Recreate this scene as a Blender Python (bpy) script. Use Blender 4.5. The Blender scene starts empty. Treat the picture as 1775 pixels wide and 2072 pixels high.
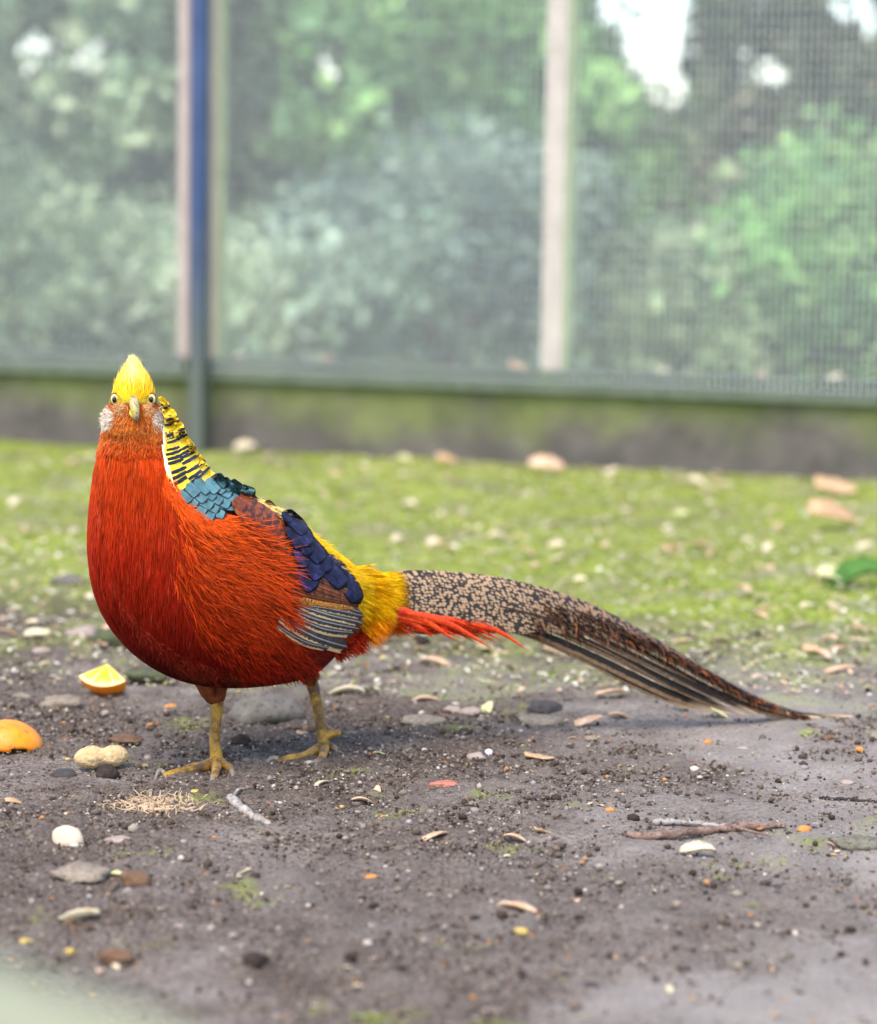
import bpy, bmesh, math, random
import numpy as np
from mathutils import Vector, Matrix
from mathutils.bvhtree import BVHTree

random.seed(7)
rng = np.random.default_rng(11)
sc = bpy.context.scene
COL = sc.collection

# ------------------------------------------------------------------ camera
CAM_H = 0.55
PITCH = math.radians(6.88)
ROLL = math.radians(0.86)
FPX = 5502.6                      # focal length in units where the picture is 1775 wide, 2072.5 high
CX, CY = 887.5, 1036.2
r0 = Vector((1, 0, 0)); u0 = Vector((0, math.sin(PITCH), math.cos(PITCH))); d0 = Vector((0, math.cos(PITCH), -math.sin(PITCH)))
cr = r0 * math.cos(ROLL) + u0 * math.sin(ROLL)
cu = u0 * math.cos(ROLL) - r0 * math.sin(ROLL)
cam_d = bpy.data.cameras.new('camera'); cam = bpy.data.objects.new('camera', cam_d); COL.objects.link(cam)
cam.matrix_world = Matrix(((cr.x, cu.x, -d0.x, 0), (cr.y, cu.y, -d0.y, 0), (cr.z, cu.z, -d0.z, CAM_H), (0, 0, 0, 1)))
cam_d.sensor_fit = 'HORIZONTAL'; cam_d.sensor_width = 24.0; cam_d.lens = 24.0 * FPX / 1775.0
cam_d.clip_start = 0.05; cam_d.clip_end = 3000
cam_d.dof.use_dof = True; cam_d.dof.focus_distance = 2.47; cam_d.dof.aperture_fstop = 3.35
sc.camera = cam

# ------------------------------------------------------------------ sky, sun, exposure
SUN_EL, SUN_AZ = math.radians(58), math.radians(205)      # azimuth measured from +Y clockwise; overcast, very soft
w = bpy.data.worlds.new('World'); sc.world = w; w.use_nodes = True
nt = w.node_tree; bg = nt.nodes['Background']
sky = nt.nodes.new('ShaderNodeTexSky'); sky.sky_type = 'NISHITA'; sky.sun_disc = False
sky.sun_elevation = SUN_EL; sky.sun_rotation = SUN_AZ
sky.air_density = 1.0; sky.dust_density = 1.5; sky.ozone_density = 1.0
nt.links.new(sky.outputs[0], bg.inputs[0]); bg.inputs[1].default_value = 0.15
sl = bpy.data.lights.new('sun', 'SUN'); so = bpy.data.objects.new('sun', sl); COL.objects.link(so)
sl.energy = 1.3; sl.angle = math.radians(40); sl.color = (1.0, 0.89, 0.73)
sdir = Vector((math.sin(SUN_AZ) * math.cos(SUN_EL), math.cos(SUN_AZ) * math.cos(SUN_EL), math.sin(SUN_EL)))
so.rotation_euler = sdir.to_track_quat('Z', 'Y').to_euler()
sc.view_settings.view_transform = 'Standard'; sc.view_settings.look = 'None'
sc.view_settings.gamma = 1.0; sc.view_settings.use_curve_mapping = False
sc.view_settings.exposure = 1.6
sc.cycles.use_denoising = True
sc.cycles.max_bounces = 8; sc.cycles.transparent_max_bounces = 8

# ------------------------------------------------------------------ helpers
def ray(x, y):
    return (d0 + cr * ((x - CX) / FPX) - cu * ((y - CY) / FPX))
CAMP = Vector((0, 0, CAM_H))
def on_ground(x, y, z=0.0):
    d = ray(x, y); t = (z - CAM_H) / d.z
    return CAMP + d * t
def at_depth(x, y, Y):
    d = ray(x, y); return CAMP + d * (Y / d.y)
def on_plane(x, y, p0, n):
    d = ray(x, y); t = (p0 - CAMP).dot(n) / d.dot(n)
    return CAMP + d * t
NR, NU, ND = np.array(cr), np.array(cu), np.array(d0)
def project(P):
    P = np.atleast_2d(P) - np.array([0, 0, CAM_H]); q = P @ ND
    return CX + FPX * (P @ NR) / q, CY - FPX * (P @ NU) / q

def srgb(r, g, b):
    f = lambda c: (c / 255) / 12.92 if c / 255 <= .04045 else ((c / 255 + .055) / 1.055) ** 2.4
    return (f(r), f(g), f(b))

_H = np.random.default_rng(5).random(65536)
def vnoise(x, y, s=0):
    x = np.asarray(x, float); y = np.asarray(y, float)
    xi = np.floor(x).astype(np.int64); yi = np.floor(y).astype(np.int64); fx = x - xi; fy = y - yi
    fx = fx * fx * (3 - 2 * fx); fy = fy * fy * (3 - 2 * fy)
    h = lambda a, b: _H[((a * 73856093) ^ (b * 19349663) ^ (s * 83492791)) & 65535]
    return (h(xi, yi) * (1 - fx) + h(xi + 1, yi) * fx) * (1 - fy) + (h(xi, yi + 1) * (1 - fx) + h(xi + 1, yi + 1) * fx) * fy
def fbm(x, y, s=0, o=4):
    r = 0; a = .5
    for k in range(o):
        r = r + a * vnoise(np.asarray(x) * 2 ** k, np.asarray(y) * 2 ** k, s + k * 17); a *= .5
    return r

def mesh_obj(name, verts, faces, mat=None, parent=None, smooth=False, uv=None, col=None):
    """verts (n,3); faces list or (m,k) array; uv per vertex; col per vertex"""
    me = bpy.data.meshes.new(name)
    verts = np.asarray(verts, np.float32)
    if isinstance(faces, np.ndarray) and faces.ndim == 2:
        m, k = faces.shape
        me.vertices.add(len(verts)); me.vertices.foreach_set('co', verts.ravel())
        me.loops.add(m * k); me.loops.foreach_set('vertex_index', faces.astype(np.int32).ravel())
        me.polygons.add(m); me.polygons.foreach_set('loop_start', np.arange(0, m * k, k, dtype=np.int32))
        me.update(calc_edges=True)
    else:
        me.from_pydata([tuple(map(float, v)) for v in verts], [], [tuple(map(int, f)) for f in faces]); me.update()
    if smooth:
        me.polygons.foreach_set('use_smooth', np.ones(len(me.polygons), bool))
    if uv is not None or col is not None:
        vi = np.empty(len(me.loops), np.int32); me.loops.foreach_get('vertex_index', vi)
    if uv is not None:
        l = me.uv_layers.new(name='UVMap'); l.data.foreach_set('uv', np.asarray(uv, np.float32)[vi].ravel())
    if col is not None:
        c = np.ones((len(verts), 4), np.float32); c[:, :3] = np.asarray(col, np.float32)[:, :3]
        a = me.color_attributes.new('Col', 'FLOAT_COLOR', 'POINT'); a.data.foreach_set('color', c.ravel())
    if mat: me.materials.append(mat)
    o = bpy.data.objects.new(name, me); COL.objects.link(o)
    if parent: o.parent = parent
    return o
def tag(o, label=None, cat=None, group=None, kind=None):
    if label: o['label'] = label
    if cat: o['category'] = cat
    if group: o['group'] = group
    if kind: o['kind'] = kind
    return o
def empty(name, loc=(0, 0, 0)):
    o = bpy.data.objects.new(name, None); COL.objects.link(o); o.location = loc; o.empty_display_size = .02; return o
def adopt(o, parent):
    """parent a world-space mesh under an empty that stands elsewhere"""
    o.parent = parent; o.matrix_parent_inverse = Matrix.Translation(parent.location).inverted(); return o

class NT:
    def __init__(s, name, rough=.8, spec=.3):
        s.m = bpy.data.materials.new(name); s.m.use_nodes = True; s.t = s.m.node_tree
        s.b = s.t.nodes['Principled BSDF']; s.b.inputs['Roughness'].default_value = rough
        s.b.inputs['Specular IOR Level'].default_value = spec
    def n(s, typ, **kw):
        nd = s.t.nodes.new(typ)
        for k, v in kw.items():
            if k in nd.inputs: nd.inputs[k].default_value = v
            else: setattr(nd, k, v)
        return nd
    def l(s, a, b): s.t.links.new(a, b)
    def coord(s, kind='Object'):
        return s.n('ShaderNodeTexCoord').outputs[kind]
    def noise(s, scale, detail=4, rough=.55, vec=None):
        nd = s.n('ShaderNodeTexNoise'); nd.inputs['Scale'].default_value = scale; nd.inputs['Detail'].default_value = detail
        nd.inputs['Roughness'].default_value = rough
        if vec is not None: s.l(vec, nd.inputs['Vector'])
        return nd.outputs['Fac']
    def ramp(s, fac, stops):
        nd = s.n('ShaderNodeValToRGB'); e = nd.color_ramp.elements
        while len(e) < len(stops): e.new(.5)
        for el, (p, c) in zip(e, stops):
            el.position = p; el.color = (*c[:3], 1) if hasattr(c, '__len__') else (c, c, c, 1)
        s.l(fac, nd.inputs['Fac']); return nd.outputs['Color']
    def mix(s, fac, a, b, typ='MIX'):
        nd = s.n('ShaderNodeMix', data_type='RGBA', blend_type=typ)
        for sock, v in ((nd.inputs[0], fac), (nd.inputs[6], a), (nd.inputs[7], b)):
            if isinstance(v, bpy.types.NodeSocket): s.l(v, sock)
            elif hasattr(v, '__len__'): sock.default_value = (*v[:3], 1)
            else: sock.default_value = v if sock.type == 'VALUE' else (v, v, v, 1)
        return nd.outputs[2]
    def math(s, op, a, b=0.0, c=0.0):
        nd = s.n('ShaderNodeMath', operation=op)
        for sock, v in zip(nd.inputs, (a, b, c)):
            if isinstance(v, bpy.types.NodeSocket): s.l(v, sock)
            else: sock.default_value = v
        return nd.outputs[0]
    def bump(s, h, strength=.5, dist=.002):
        nd = s.n('ShaderNodeBump'); nd.inputs['Strength'].default_value = strength; nd.inputs['Distance'].default_value = dist
        s.l(h, nd.inputs['Height']); s.l(nd.outputs[0], s.b.inputs['Normal'])
    def color(s, c):
        if isinstance(c, bpy.types.NodeSocket): s.l(c, s.b.inputs['Base Color'])
        else: s.b.inputs['Base Color'].default_value = (*c[:3], 1)
        return s.m
    def col(s):
        return s.n('ShaderNodeVertexColor', layer_name='Col').outputs['Color']
    def uv(s):
        x = s.n('ShaderNodeSeparateXYZ'); s.l(s.n('ShaderNodeTexCoord').outputs['UV'], x.inputs[0]); return x.outputs[0], x.outputs[1]

def simple_mat(name, c1, c2, scale=60, rough=.8, spec=.25, bump=.4, dist=.002, dark=None):
    k = NT(name, rough, spec); v = k.coord(); f = k.noise(scale, 5, .6, v)
    c = k.ramp(f, [(.3, c1), (.7, c2)])
    if dark: c = k.mix(k.ramp(k.noise(scale * 2.7, 3, .6, v), [(.56, 0.0), (.66, 1.0)]), c, dark)
    k.bump(f, bump, dist); return k.color(c)

def tube(path, radii, seg=10, squash=1.0):
    """loft of rings along a polyline -> verts, quads (closed ends)"""
    P = [Vector(p) for p in path]; V = []; F = []
    up = Vector((0, 0, 1))
    prev = None
    for i, p in enumerate(P):
        t = (P[min(i + 1, len(P) - 1)] - P[max(i - 1, 0)]).normalized()
        if prev is None:
            a = t.cross(up)
            if a.length < .1: a = t.cross(Vector((1, 0, 0)))
            a.normalize()
        else:
            a = (prev - t * prev.dot(t)).normalized()
        prev = a; b = t.cross(a)
        for k in range(seg):
            q = 2 * math.pi * k / seg
            V.append(p + (a * math.cos(q) + b * math.sin(q) * squash) * radii[i])
    n = len(P)
    for i in range(n - 1):
        for k in range(seg):
            F.append((i * seg + k, i * seg + (k + 1) % seg, (i + 1) * seg + (k + 1) % seg, (i + 1) * seg + k))
    F.append(tuple(range(seg))[::-1]); F.append(tuple((n - 1) * seg + k for k in range(seg)))
    return V, F
def smooth_path(pts, vals, n):
    pts = np.array([tuple(p) for p in pts], float); vals = np.array(vals, float)
    t = np.linspace(0, 1, len(pts)); s = np.linspace(0, 1, n)
    out = np.empty((n, 3)); m = len(pts)
    for j, q in enumerate(s):                       # Catmull-Rom
        f = q * (m - 1); i = min(int(f), m - 2); f -= i
        p0, p1, p2, p3 = pts[max(i - 1, 0)], pts[i], pts[i + 1], pts[min(i + 2, m - 1)]
        out[j] = .5 * ((2 * p1) + (-p0 + p2) * f + (2 * p0 - 5 * p1 + 4 * p2 - p3) * f ** 2 + (-p0 + 3 * p1 - 3 * p2 + p3) * f ** 3)
    return out, np.interp(s, t, vals)
def merge(parts):
    V = []; F = []
    for v, f in parts:
        o = len(V); V += list(v); F += [tuple(i + o for i in q) for q in f]
    return V, F
def box(x0, x1, y0, y1, z0, z1, M=None):
    V = [Vector((x, y, z)) for x in (x0, x1) for y in (y0, y1) for z in (z0, z1)]
    if M: V = [M @ v for v in V]
    return V, [(0, 1, 3, 2), (4, 6, 7, 5), (0, 4, 5, 1), (2, 3, 7, 6), (0, 2, 6, 4), (1, 5, 7, 3)]
def bevelled(name, V, F, mat, parent=None, bev=.004, seg=2):
    bm = bmesh.new(); vs = [bm.verts.new(v) for v in V]
    for f in F: bm.faces.new([vs[i] for i in f])
    bmesh.ops.recalc_face_normals(bm, faces=bm.faces)
    bmesh.ops.bevel(bm, geom=bm.edges[:], offset=bev, segments=seg, affect='EDGES', profile=.6)
    me = bpy.data.meshes.new(name); bm.to_mesh(me); bm.free(); me.materials.append(mat)
    o = bpy.data.objects.new(name, me); COL.objects.link(o)
    if parent: adopt(o, parent)
    return o
def ico(sub=2):
    bm = bmesh.new(); bmesh.ops.create_icosphere(bm, subdivisions=sub, radius=1)
    V = np.array([v.co[:] for v in bm.verts]); F = np.array([[v.index for v in f.verts] for f in bm.faces]); bm.free(); return V, F
ICO1, ICO1F = ico(1); ICO2, ICO2F = ico(2); ICO3, ICO3F = ico(3); ICO4, ICO4F = ico(4)
def n3(P, s=0):
    return (vnoise(P[:, 0] + 31.7, P[:, 1] + 7.3 + P[:, 2] * 1.37, s) + vnoise(P[:, 1] + 11.2, P[:, 2] + 3.1 + P[:, 0] * .71, s + 3)) - 1.0

# ------------------------------------------------------------------ ground
def gz(x, y):
    x = np.asarray(x, float); y = np.asarray(y, float)
    z = .012 * (fbm(x * 2.2 + 9, y * 2.2, 1, 3) - .44) + .006 * (fbm(x * 11, y * 11, 4, 3) - .44)
    z = z * np.clip((np.abs(y) + 4) / 6, .4, 1)
    return z + .02 * np.clip((y - 3.4) / 1.6, 0, 1) * (fbm(x * 1.7 + 2, y * 1.7, 8, 2) - .3)
def G(x, y, lift=0.0):
    p = on_ground(x, y)
    for _ in range(2): p = on_ground(x, y, float(gz(p.x, p.y)))
    p.z += lift; return p

WL, WR = on_ground(0, 893), on_ground(1775, 975)          # foot of the low wall
def clump(x, y):
    """where the soil lies loose and crumbly rather than trodden smooth"""
    return np.clip((fbm(x * 5 + 3, y * 4, 21, 4) - .40 - .14 * np.clip(x / .4, -1, 1.3) + .10 * np.exp(-((y - 2.48) / .22) ** 2)) * 6, 0, 1)

xs = np.concatenate([-np.geomspace(400, .66, 44), np.arange(-.62, .6201, .003), np.geomspace(.66, 400, 44)])
ys = np.concatenate([-np.geomspace(300, .5, 20), np.linspace(-.3, 1.45, 18), np.arange(1.5, 3.05, .003), np.arange(3.05, 6.2, .012), np.geomspace(6.3, 1500, 40)])
X, Y = np.meshgrid(xs, ys); Zg = gz(X, Y)
near = (np.abs(X) < .7) & (Y > 1.4) & (Y < 3.6)
cl = clump(X, Y)
Zg = Zg + near * (cl * .0085 * (fbm(X * 140, Y * 140, 41, 3) - .3) + cl * .0095 * (fbm(X * 55, Y * 55, 47, 2) - .35) + .0028 * (fbm(X * 170, Y * 150, 52, 3) - .4) + .010 * (fbm(X * 18, Y * 18, 57, 2) - .38))
Zg = Zg + .014 * np.clip((Y - 2.75) / .5, 0, 1) * (Y < 6) * (fbm(X * 30, Y * 22, 61, 3) - .4)
far = np.hypot(X, Y) > 7
Zg = np.where(far, gz(X, Y) * 1.0, Zg)
nx, ny = len(xs), len(ys)
I = (np.arange(ny - 1)[:, None] * nx + np.arange(nx - 1)[None]).ravel()
gf = np.stack([I, I + 1, I + nx + 1, I + nx], 1)
k = NT('soil_and_moss', .92, .25); v = k.coord()
sep = k.n('ShaderNodeSeparateXYZ'); k.l(v, sep.inputs[0])
n_big = k.noise(3.2, 6, .62, v); n_mid = k.noise(16, 5, .6, v); n_fine = k.noise(240, 4, .65, v); n_vf = k.noise(700, 2, .6, v)
soil = k.ramp(n_mid, [(.3, srgb(106, 93, 83)), (.5, srgb(140, 127, 116)), (.72, srgb(168, 156, 146))])
soil = k.mix(k.ramp(k.noise(2.1, 4, .6, v), [(.38, .45), (.56, 0.0)]), soil, srgb(78, 65, 56))
soil = k.mix(k.ramp(n_fine, [(.37, .9), (.54, 0.0)]), soil, srgb(64, 52, 44))  # fine hollows darkened in the colour, standing in for micro-shadows
soil = k.mix(k.ramp(k.math('ADD', k.math('MULTIPLY', sep.outputs[0], .55), k.math('ADD', n_big, k.math('MULTIPLY', sep.outputs[1], -.10))), [(.22, 0.0), (.55, .6)]), soil, srgb(172, 163, 154))
soil = k.mix(k.math('MULTIPLY', k.ramp(k.col(), [(.0, 0.0), (1.0, 1.0)]), .48), soil, k.ramp(n_fine, [(.3, srgb(56, 45, 38)), (.65, srgb(96, 82, 71))]))
soil = k.mix(k.math('MULTIPLY', k.ramp(n_vf, [(.62, 0.0), (.7, 1.0)]), .55), soil, srgb(196, 182, 172))
mossc = k.ramp(k.noise(26, 5, .65, v), [(.28, srgb(92, 104, 32)), (.46, srgb(146, 162, 48)), (.62, srgb(174, 184, 82)), (.78, srgb(190, 188, 128))])
mossc = k.mix(k.ramp(k.noise(170, 3, .6, v), [(.35, .75), (.55, 0.0)]), mossc, srgb(88, 88, 46))
# moss starts about 0.4 m behind the bird and thickens towards the wall
mr = k.math('ADD', k.math('MULTIPLY_ADD', sep.outputs[1], 1.5, -4.5), k.math('MULTIPLY', sep.outputs[0], .55))
mr = k.math('ADD', mr, k.math('MULTIPLY_ADD', n_big, 3.2, -1.6))
mr = k.math('ADD', mr, k.math('MULTIPLY_ADD', n_mid, 1.3, -.65))
mr = k.math('MULTIPLY', k.math('MINIMUM', k.math('MAXIMUM', mr, 0.0), .96), k.ramp(k.noise(5.5, 5, .65, v), [(.34, .35), (.52, 1.0)]))
near_m = k.math('MULTIPLY', k.ramp(k.noise(9, 5, .65, v), [(.60, 0.0), (.68, 1.0)]), .55)
mr = k.math('MAXIMUM', mr, k.math('MULTIPLY', near_m, k.ramp(sep.outputs[1], [(.0, 0.0), (1.0, 1.0)])))
k.bump(k.math('ADD', n_fine, k.math('MULTIPLY', n_vf, .6)), 1.0, .0045)
ground = mesh_obj('ground', np.stack([X.ravel(), Y.ravel(), Zg.ravel()], 1), gf, k.color(k.mix(mr, soil, mossc)), smooth=True, col=np.repeat((cl * near).reshape(-1, 1), 3, 1))
tag(ground, kind='structure')
def moss_w(x, y):
    return np.clip(1.3 * (y - 3.0) + .5 * x + 1.9 * (fbm(x * 3, y * 3, 71, 4) - .46), 0, 1) * np.clip((fbm(x * 6, y * 5, 77, 3) - .30) * 5, .05, 1)

# ------------------------------------------------------------------ low wall, sill, posts, wire mesh
e = (WR - WL); e.z = 0; e.normalize(); nrm = Vector((e.y, -e.x, 0))            # nrm points to the camera
if nrm.y > 0: nrm = -nrm
WM = Matrix(((e.x, -nrm.x, 0, WL.x), (e.y, -nrm.y, 0, WL.y), (0, 0, 1, 0), (0, 0, 0, 1)))   # local: s along, t back, z up
def wall_s(x, y=600):
    p = on_plane(x, y, WL, nrm); return (p - WL).dot(e)
Z_SILL, Z_TOP = .150, .190
k = NT('mossy_concrete', .9, .2); v = k.coord()
sep = k.n('ShaderNodeSeparateXYZ'); k.l(v, sep.inputs[0])
base = k.ramp(k.noise(14, 5, .6, v), [(.3, srgb(74, 70, 66)), (.7, srgb(104, 98, 92))])
green = k.ramp(k.noise(7, 4, .6, v), [(.3, srgb(86, 94, 52)), (.7, srgb(124, 130, 80))])
f = k.math('ADD', k.math('MULTIPLY', sep.outputs[2], 10.0), k.math('MULTIPLY_ADD', k.noise(4.2, 4, .6, v), 3.4, -2.1))
f = k.math('MINIMUM', k.math('MAXIMUM', f, 0.0), .92)
k.bump(k.noise(60, 5, .6, v), .6, .004); mossy = k.color(k.mix(f, base, green))
lw = empty('low_wall', (WL.x, WL.y, 0))
tag(lw, 'low mossy concrete wall carrying the timber sill below the wire mesh', 'wall')
gap = .003; s = -2.2; i = 0
sA = wall_s(396)
for L_ in (sA + 2.2, 4.2 - sA):
    V, F = box(s, s + L_ - gap, 0, .12, -.06, Z_SILL, WM); bevelled('wall_block', V, F, mossy, lw, .004); s += L_
k = NT('weathered_sill', .85, .2); v = k.coord()
c = k.ramp(k.noise(9, 5, .65, v), [(.25, srgb(44, 54, 40)), (.5, srgb(62, 72, 56)), (.75, srgb(88, 94, 76))])
c = k.mix(k.ramp(k.noise(26, 4, .6, v), [(.55, 0.0), (.66, 1.0)]), c, srgb(66, 86, 38))
k.bump(k.noise(80, 4, .6, v), .5, .003); sillm = k.color(c)
sl_ = empty('timber_sill', (WL.x, WL.y, Z_SILL)); tag(sl_, 'green weathered timber sill along the top of the low wall', 'sill')
s = -2.2
for L_ in (2.05, 2.1, 2.07):
    V, F = box(s, s + L_ - .004, -.012, .10, Z_SILL, Z_TOP, WM); bevelled('board', V, F, sillm, sl_, .004)
    V, F = box(s, s + L_ - .004, -.020, -.0122, Z_SILL - .004, Z_SILL + .010, WM); bevelled('drip_strip', V, F, simple_mat('pale_strip', srgb(84, 94, 78), srgb(104, 112, 96), 30), sl_, .002)
    s += L_
cream = simple_mat('cream_timber', srgb(168, 152, 140), srgb(196, 182, 170), 22, .8, .2, .4, .003)
mossside = simple_mat('green_timber_edge', srgb(124, 138, 92), srgb(156, 166, 118), 22, .85, .2, .4, .003)
pinkt = simple_mat('pinkish_timber', srgb(168, 148, 140), srgb(188, 170, 160), 20, .8, .2, .4, .003)
tant = simple_mat('tan_timber', srgb(166, 150, 122), srgb(186, 170, 140), 20, .8, .2, .4, .003)
k = NT('blue_painted_steel', .55, .4); v = k.coord(); sp = k.n('ShaderNodeSeparateXYZ'); k.l(v, sp.inputs[0])
bluem = k.color(k.mix(k.ramp(k.math('ADD', sp.outputs[2], k.math('MULTIPLY_ADD', k.noise(5, 3, .6, v), .3, -.15)), [(.14, 1.0), (.5, 0.0)]), k.ramp(k.noise(6, 4, .6, v), [(.3, srgb(34, 50, 86)), (.7, srgb(62, 82, 120))]), srgb(84, 90, 82)))
TOPZ = 1.75
def post(name, label, cat, x0, x1, t0, t1, z0, mat, edge=None):
    """upright between picture columns x0..x1 measured on the wall plane"""
    pl = WL - nrm * t0; a, b = [(on_plane(q, 600, pl, nrm) - WL).dot(e) for q in (x0, x1)]
    root = empty(name, WM @ Vector(((a + b) / 2, (t0 + t1) / 2, z0))); tag(root, label, cat)
    if edge:
        V, F = box(a, b - .012, t0, t1, z0, TOPZ, WM); bevelled('post_face', V, F, mat, root, .003)
        V, F = box(b - .0118, b, t0 + .004, t1, z0, TOPZ, WM); bevelled('mossy_edge', V, F, edge, root, .002)
    else:
        V, F = box(a, b, t0, t1, z0, TOPZ, WM); bevelled('post_face', V, F, mat, root, .003)
    return root
post('timber_post', 'cream timber post with one mossy green edge, standing alone on the sill', 'post', 1096, 1150, .004, .055, Z_TOP - .002, cream, mossside)
post('steel_post', 'blue painted steel post rising from the ground between two timber battens', 'post', 382, 410, -.062, -.026, -.02, bluem)
post('timber_batten', 'narrow pinkish timber batten beside the blue steel post', 'batten', 359, 382, .002, .03, Z_TOP - .002, pinkt)
post('timber_batten', 'wider tan timber batten with green edge, beside the blue steel post', 'batten', 410, 449, .002, .03, Z_TOP - .002, tant, mossside)
wirem = NT('galvanised_wire', .45, .5); wirem.b.inputs['Metallic'].default_value = 0.0; wirem = wirem.color(srgb(232, 236, 238))
def wire_panel(s0, s1, label):
    root = empty('wire_mesh_panel', WM @ Vector(((s0 + s1) / 2, -.016, Z_SILL + .01)))
    tag(root, label, 'wire mesh', 'welded wire mesh bays of the aviary fence')
    R = .00078
    def wire(p, q, R):
        a = (q - p).normalized(); b = a.cross(nrm).normalized() * R; c_ = nrm * R; o = len(Vv)
        Vv.extend([p + b, p + c_, p - b, p - c_, q + b, q + c_, q - b, q - c_])
        Ff.extend([(o + i, o + (i + 1) % 4, o + 4 + (i + 1) % 4, o + 4 + i) for i in range(4)])
    Vv, Ff = [], []
    s = s0
    while s <= s1:
        wire(WM @ Vector((s, -.0225, Z_SILL + .012)), WM @ Vector((s + .002, -.0225, TOPZ)), R); s += .0127
    adopt(mesh_obj('upright_wires', Vv, np.array(Ff), wirem), root)['kind'] = 'stuff'
    Vv, Ff = [], []; z = Z_SILL + .022; R = .00056
    while z < TOPZ:
        wire(WM @ Vector((s0, -.0242, z)), WM @ Vector((s1, -.0242, z)), R); z += .0223
    adopt(mesh_obj('cross_wires', Vv, np.array(Ff), wirem), root)['kind'] = 'stuff'
sA, sB = wall_s(396), wall_s(1120)
wire_panel(-1.6, sA - .012, 'fine wire mesh bay ending at the blue steel post, without the cream post')
wire_panel(sA + .012, sB, 'fine wire mesh bay between the blue steel post and the cream timber post')
wire_panel(sB + .006, 3.4, 'fine wire mesh bay beyond the cream timber post, away from the blue post')

# ------------------------------------------------------------------ shrubs behind the fence
def leaf_mat(name, sat=1.0):
    k = NT(name, .65, .2); c = k.col()
    k.color(c); tr = k.n('ShaderNodeBsdfTranslucent'); k.l(c, tr.inputs[0])
    mx = k.n('ShaderNodeMixShader'); mx.inputs[0].default_value = .45
    out = k.t.nodes['Material Output']; k.l(k.b.outputs[0], mx.inputs[1]); k.l(tr.outputs[0], mx.inputs[2]); k.l(mx.outputs[0], out.inputs[0]); return k.m
LEAF = leaf_mat('shrub_leaf')
BARK = simple_mat('shrub_bark', srgb(84, 70, 60), srgb(124, 106, 92), 30, .9, .2, .8, .01)
GAPS = []                                     # openings through the hedge: centre, radius
for gx, gy, Yd, rr in ((1310, 20, 9.2, .16), (1330, 90, 9.2, .095), (1345, 165, 9.2, .07), (1300, -60, 9.2, .18), (70, 95, 9.0, .05), (45, 135, 9, .035), (172, 135, 9.0, .05), (205, 95, 9, .035),
                       (668, 112, 9.0, .045), (655, 165, 9, .045), (1535, 138, 9.1, .05), (1578, 148, 9.1, .035), (1715, 5, 9.1, .055), (1770, 30, 9.1, .06), (1530, 10, 9.1, .03), (1365, 205, 9.2, .03), (830, -20, 9.2, .05)):
    GAPS.append((at_depth(gx, gy, Yd), rr))
def shrub(name, label, cx, cy, rx, ry, h, base_cols, nclump, per, lsize, seed, group='shrubs of the hedge beyond the wire mesh', z0=0.0):
    R = np.random.default_rng(seed)
    root = empty(name, (cx, cy, 0)); tag(root, label, 'shrub', group)
    parts = []
    for q in range(5):
        a = R.uniform(0, 6.28); r = R.uniform(.1, .6)
        top = Vector((cx + math.cos(a) * rx * r, cy + math.sin(a) * ry * r, h * R.uniform(.3, .42)))
        pts, rad = smooth_path([Vector((cx, cy, -.05)), Vector((cx + math.cos(a) * rx * .15, cy + math.sin(a) * ry * .15, h * .25)), top], [.045, .03, .008], 9)
        parts.append(tube(pts, rad, 7))
    V, F = merge(parts); adopt(mesh_obj('trunk', V, F, BARK, smooth=True), root)
    # leaf clumps through the crown
    n = 0; C_ = []
    while len(C_) < nclump:
        p = R.uniform(-1, 1, 3)
        if (p ** 2).sum() > 1: continue
        if (p[0] ** 2 + p[1] ** 2) < .12 and p[2] < .3: continue
        C_.append((cx + p[0] * rx, cy + p[1] * ry, z0 + h * (.5 + .52 * p[2])))
    C_ = np.array(C_); C_[:, 2] = np.maximum(C_[:, 2], .05)
    pt_ = fbm(C_[:, 0] * 3.1 + C_[:, 1] * .6, C_[:, 2] * 3.1 + 4, 15, 2) / .75; C_ = C_[(pt_ > .36) | (R.random(len(C_)) < .5)]; pt_ = fbm(C_[:, 0] * 3.1 + C_[:, 1] * .6, C_[:, 2] * 3.1 + 4, 15, 2) / .75; nclump = len(C_)
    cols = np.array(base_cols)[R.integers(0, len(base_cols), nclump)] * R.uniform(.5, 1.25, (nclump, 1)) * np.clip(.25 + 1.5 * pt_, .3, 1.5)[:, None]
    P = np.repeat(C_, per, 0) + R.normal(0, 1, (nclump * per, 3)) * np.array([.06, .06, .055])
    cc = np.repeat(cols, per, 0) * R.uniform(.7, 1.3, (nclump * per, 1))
    keep = P[:, 2] > .02
    for c, rr in GAPS:
        d = np.stack([(P[:, 0] - c.x) - (P[:, 1] - c.y) * c.x / c.y, (P[:, 2] - c.z) - (P[:, 1] - c.y) * (c.z - CAM_H) / c.y], 1)
        keep &= (np.abs(P[:, 1] - c.y) > 2.4) | (np.hypot(d[:, 0], d[:, 1]) > .02 + rr * (1.15 + .2 * R.normal(size=len(P)))) | (R.random(len(P)) < .10)
    P, cc = P[keep], cc[keep]; m = len(P)
    d = R.normal(0, 1, (m, 3)); d[:, 2] -= .3; d /= np.linalg.norm(d, axis=1)[:, None]
    s = np.cross(d, R.normal(0, 1, (m, 3))); s /= np.linalg.norm(s, axis=1)[:, None]
    nn = np.cross(d, s); L = (lsize * R.uniform(.6, 1.4, m))[:, None]; W = L * .27
    V = np.stack([P, P + d * L * .45 + s * W + nn * L * .06, P + d * L, P + d * L * .45 - s * W + nn * L * .06], 1).reshape(-1, 3)
    F = np.arange(m * 4).reshape(m, 4)
    adopt(mesh_obj('crown', V, F, LEAF, col=np.repeat(cc, 4, 0)), root)
    return root
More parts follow.
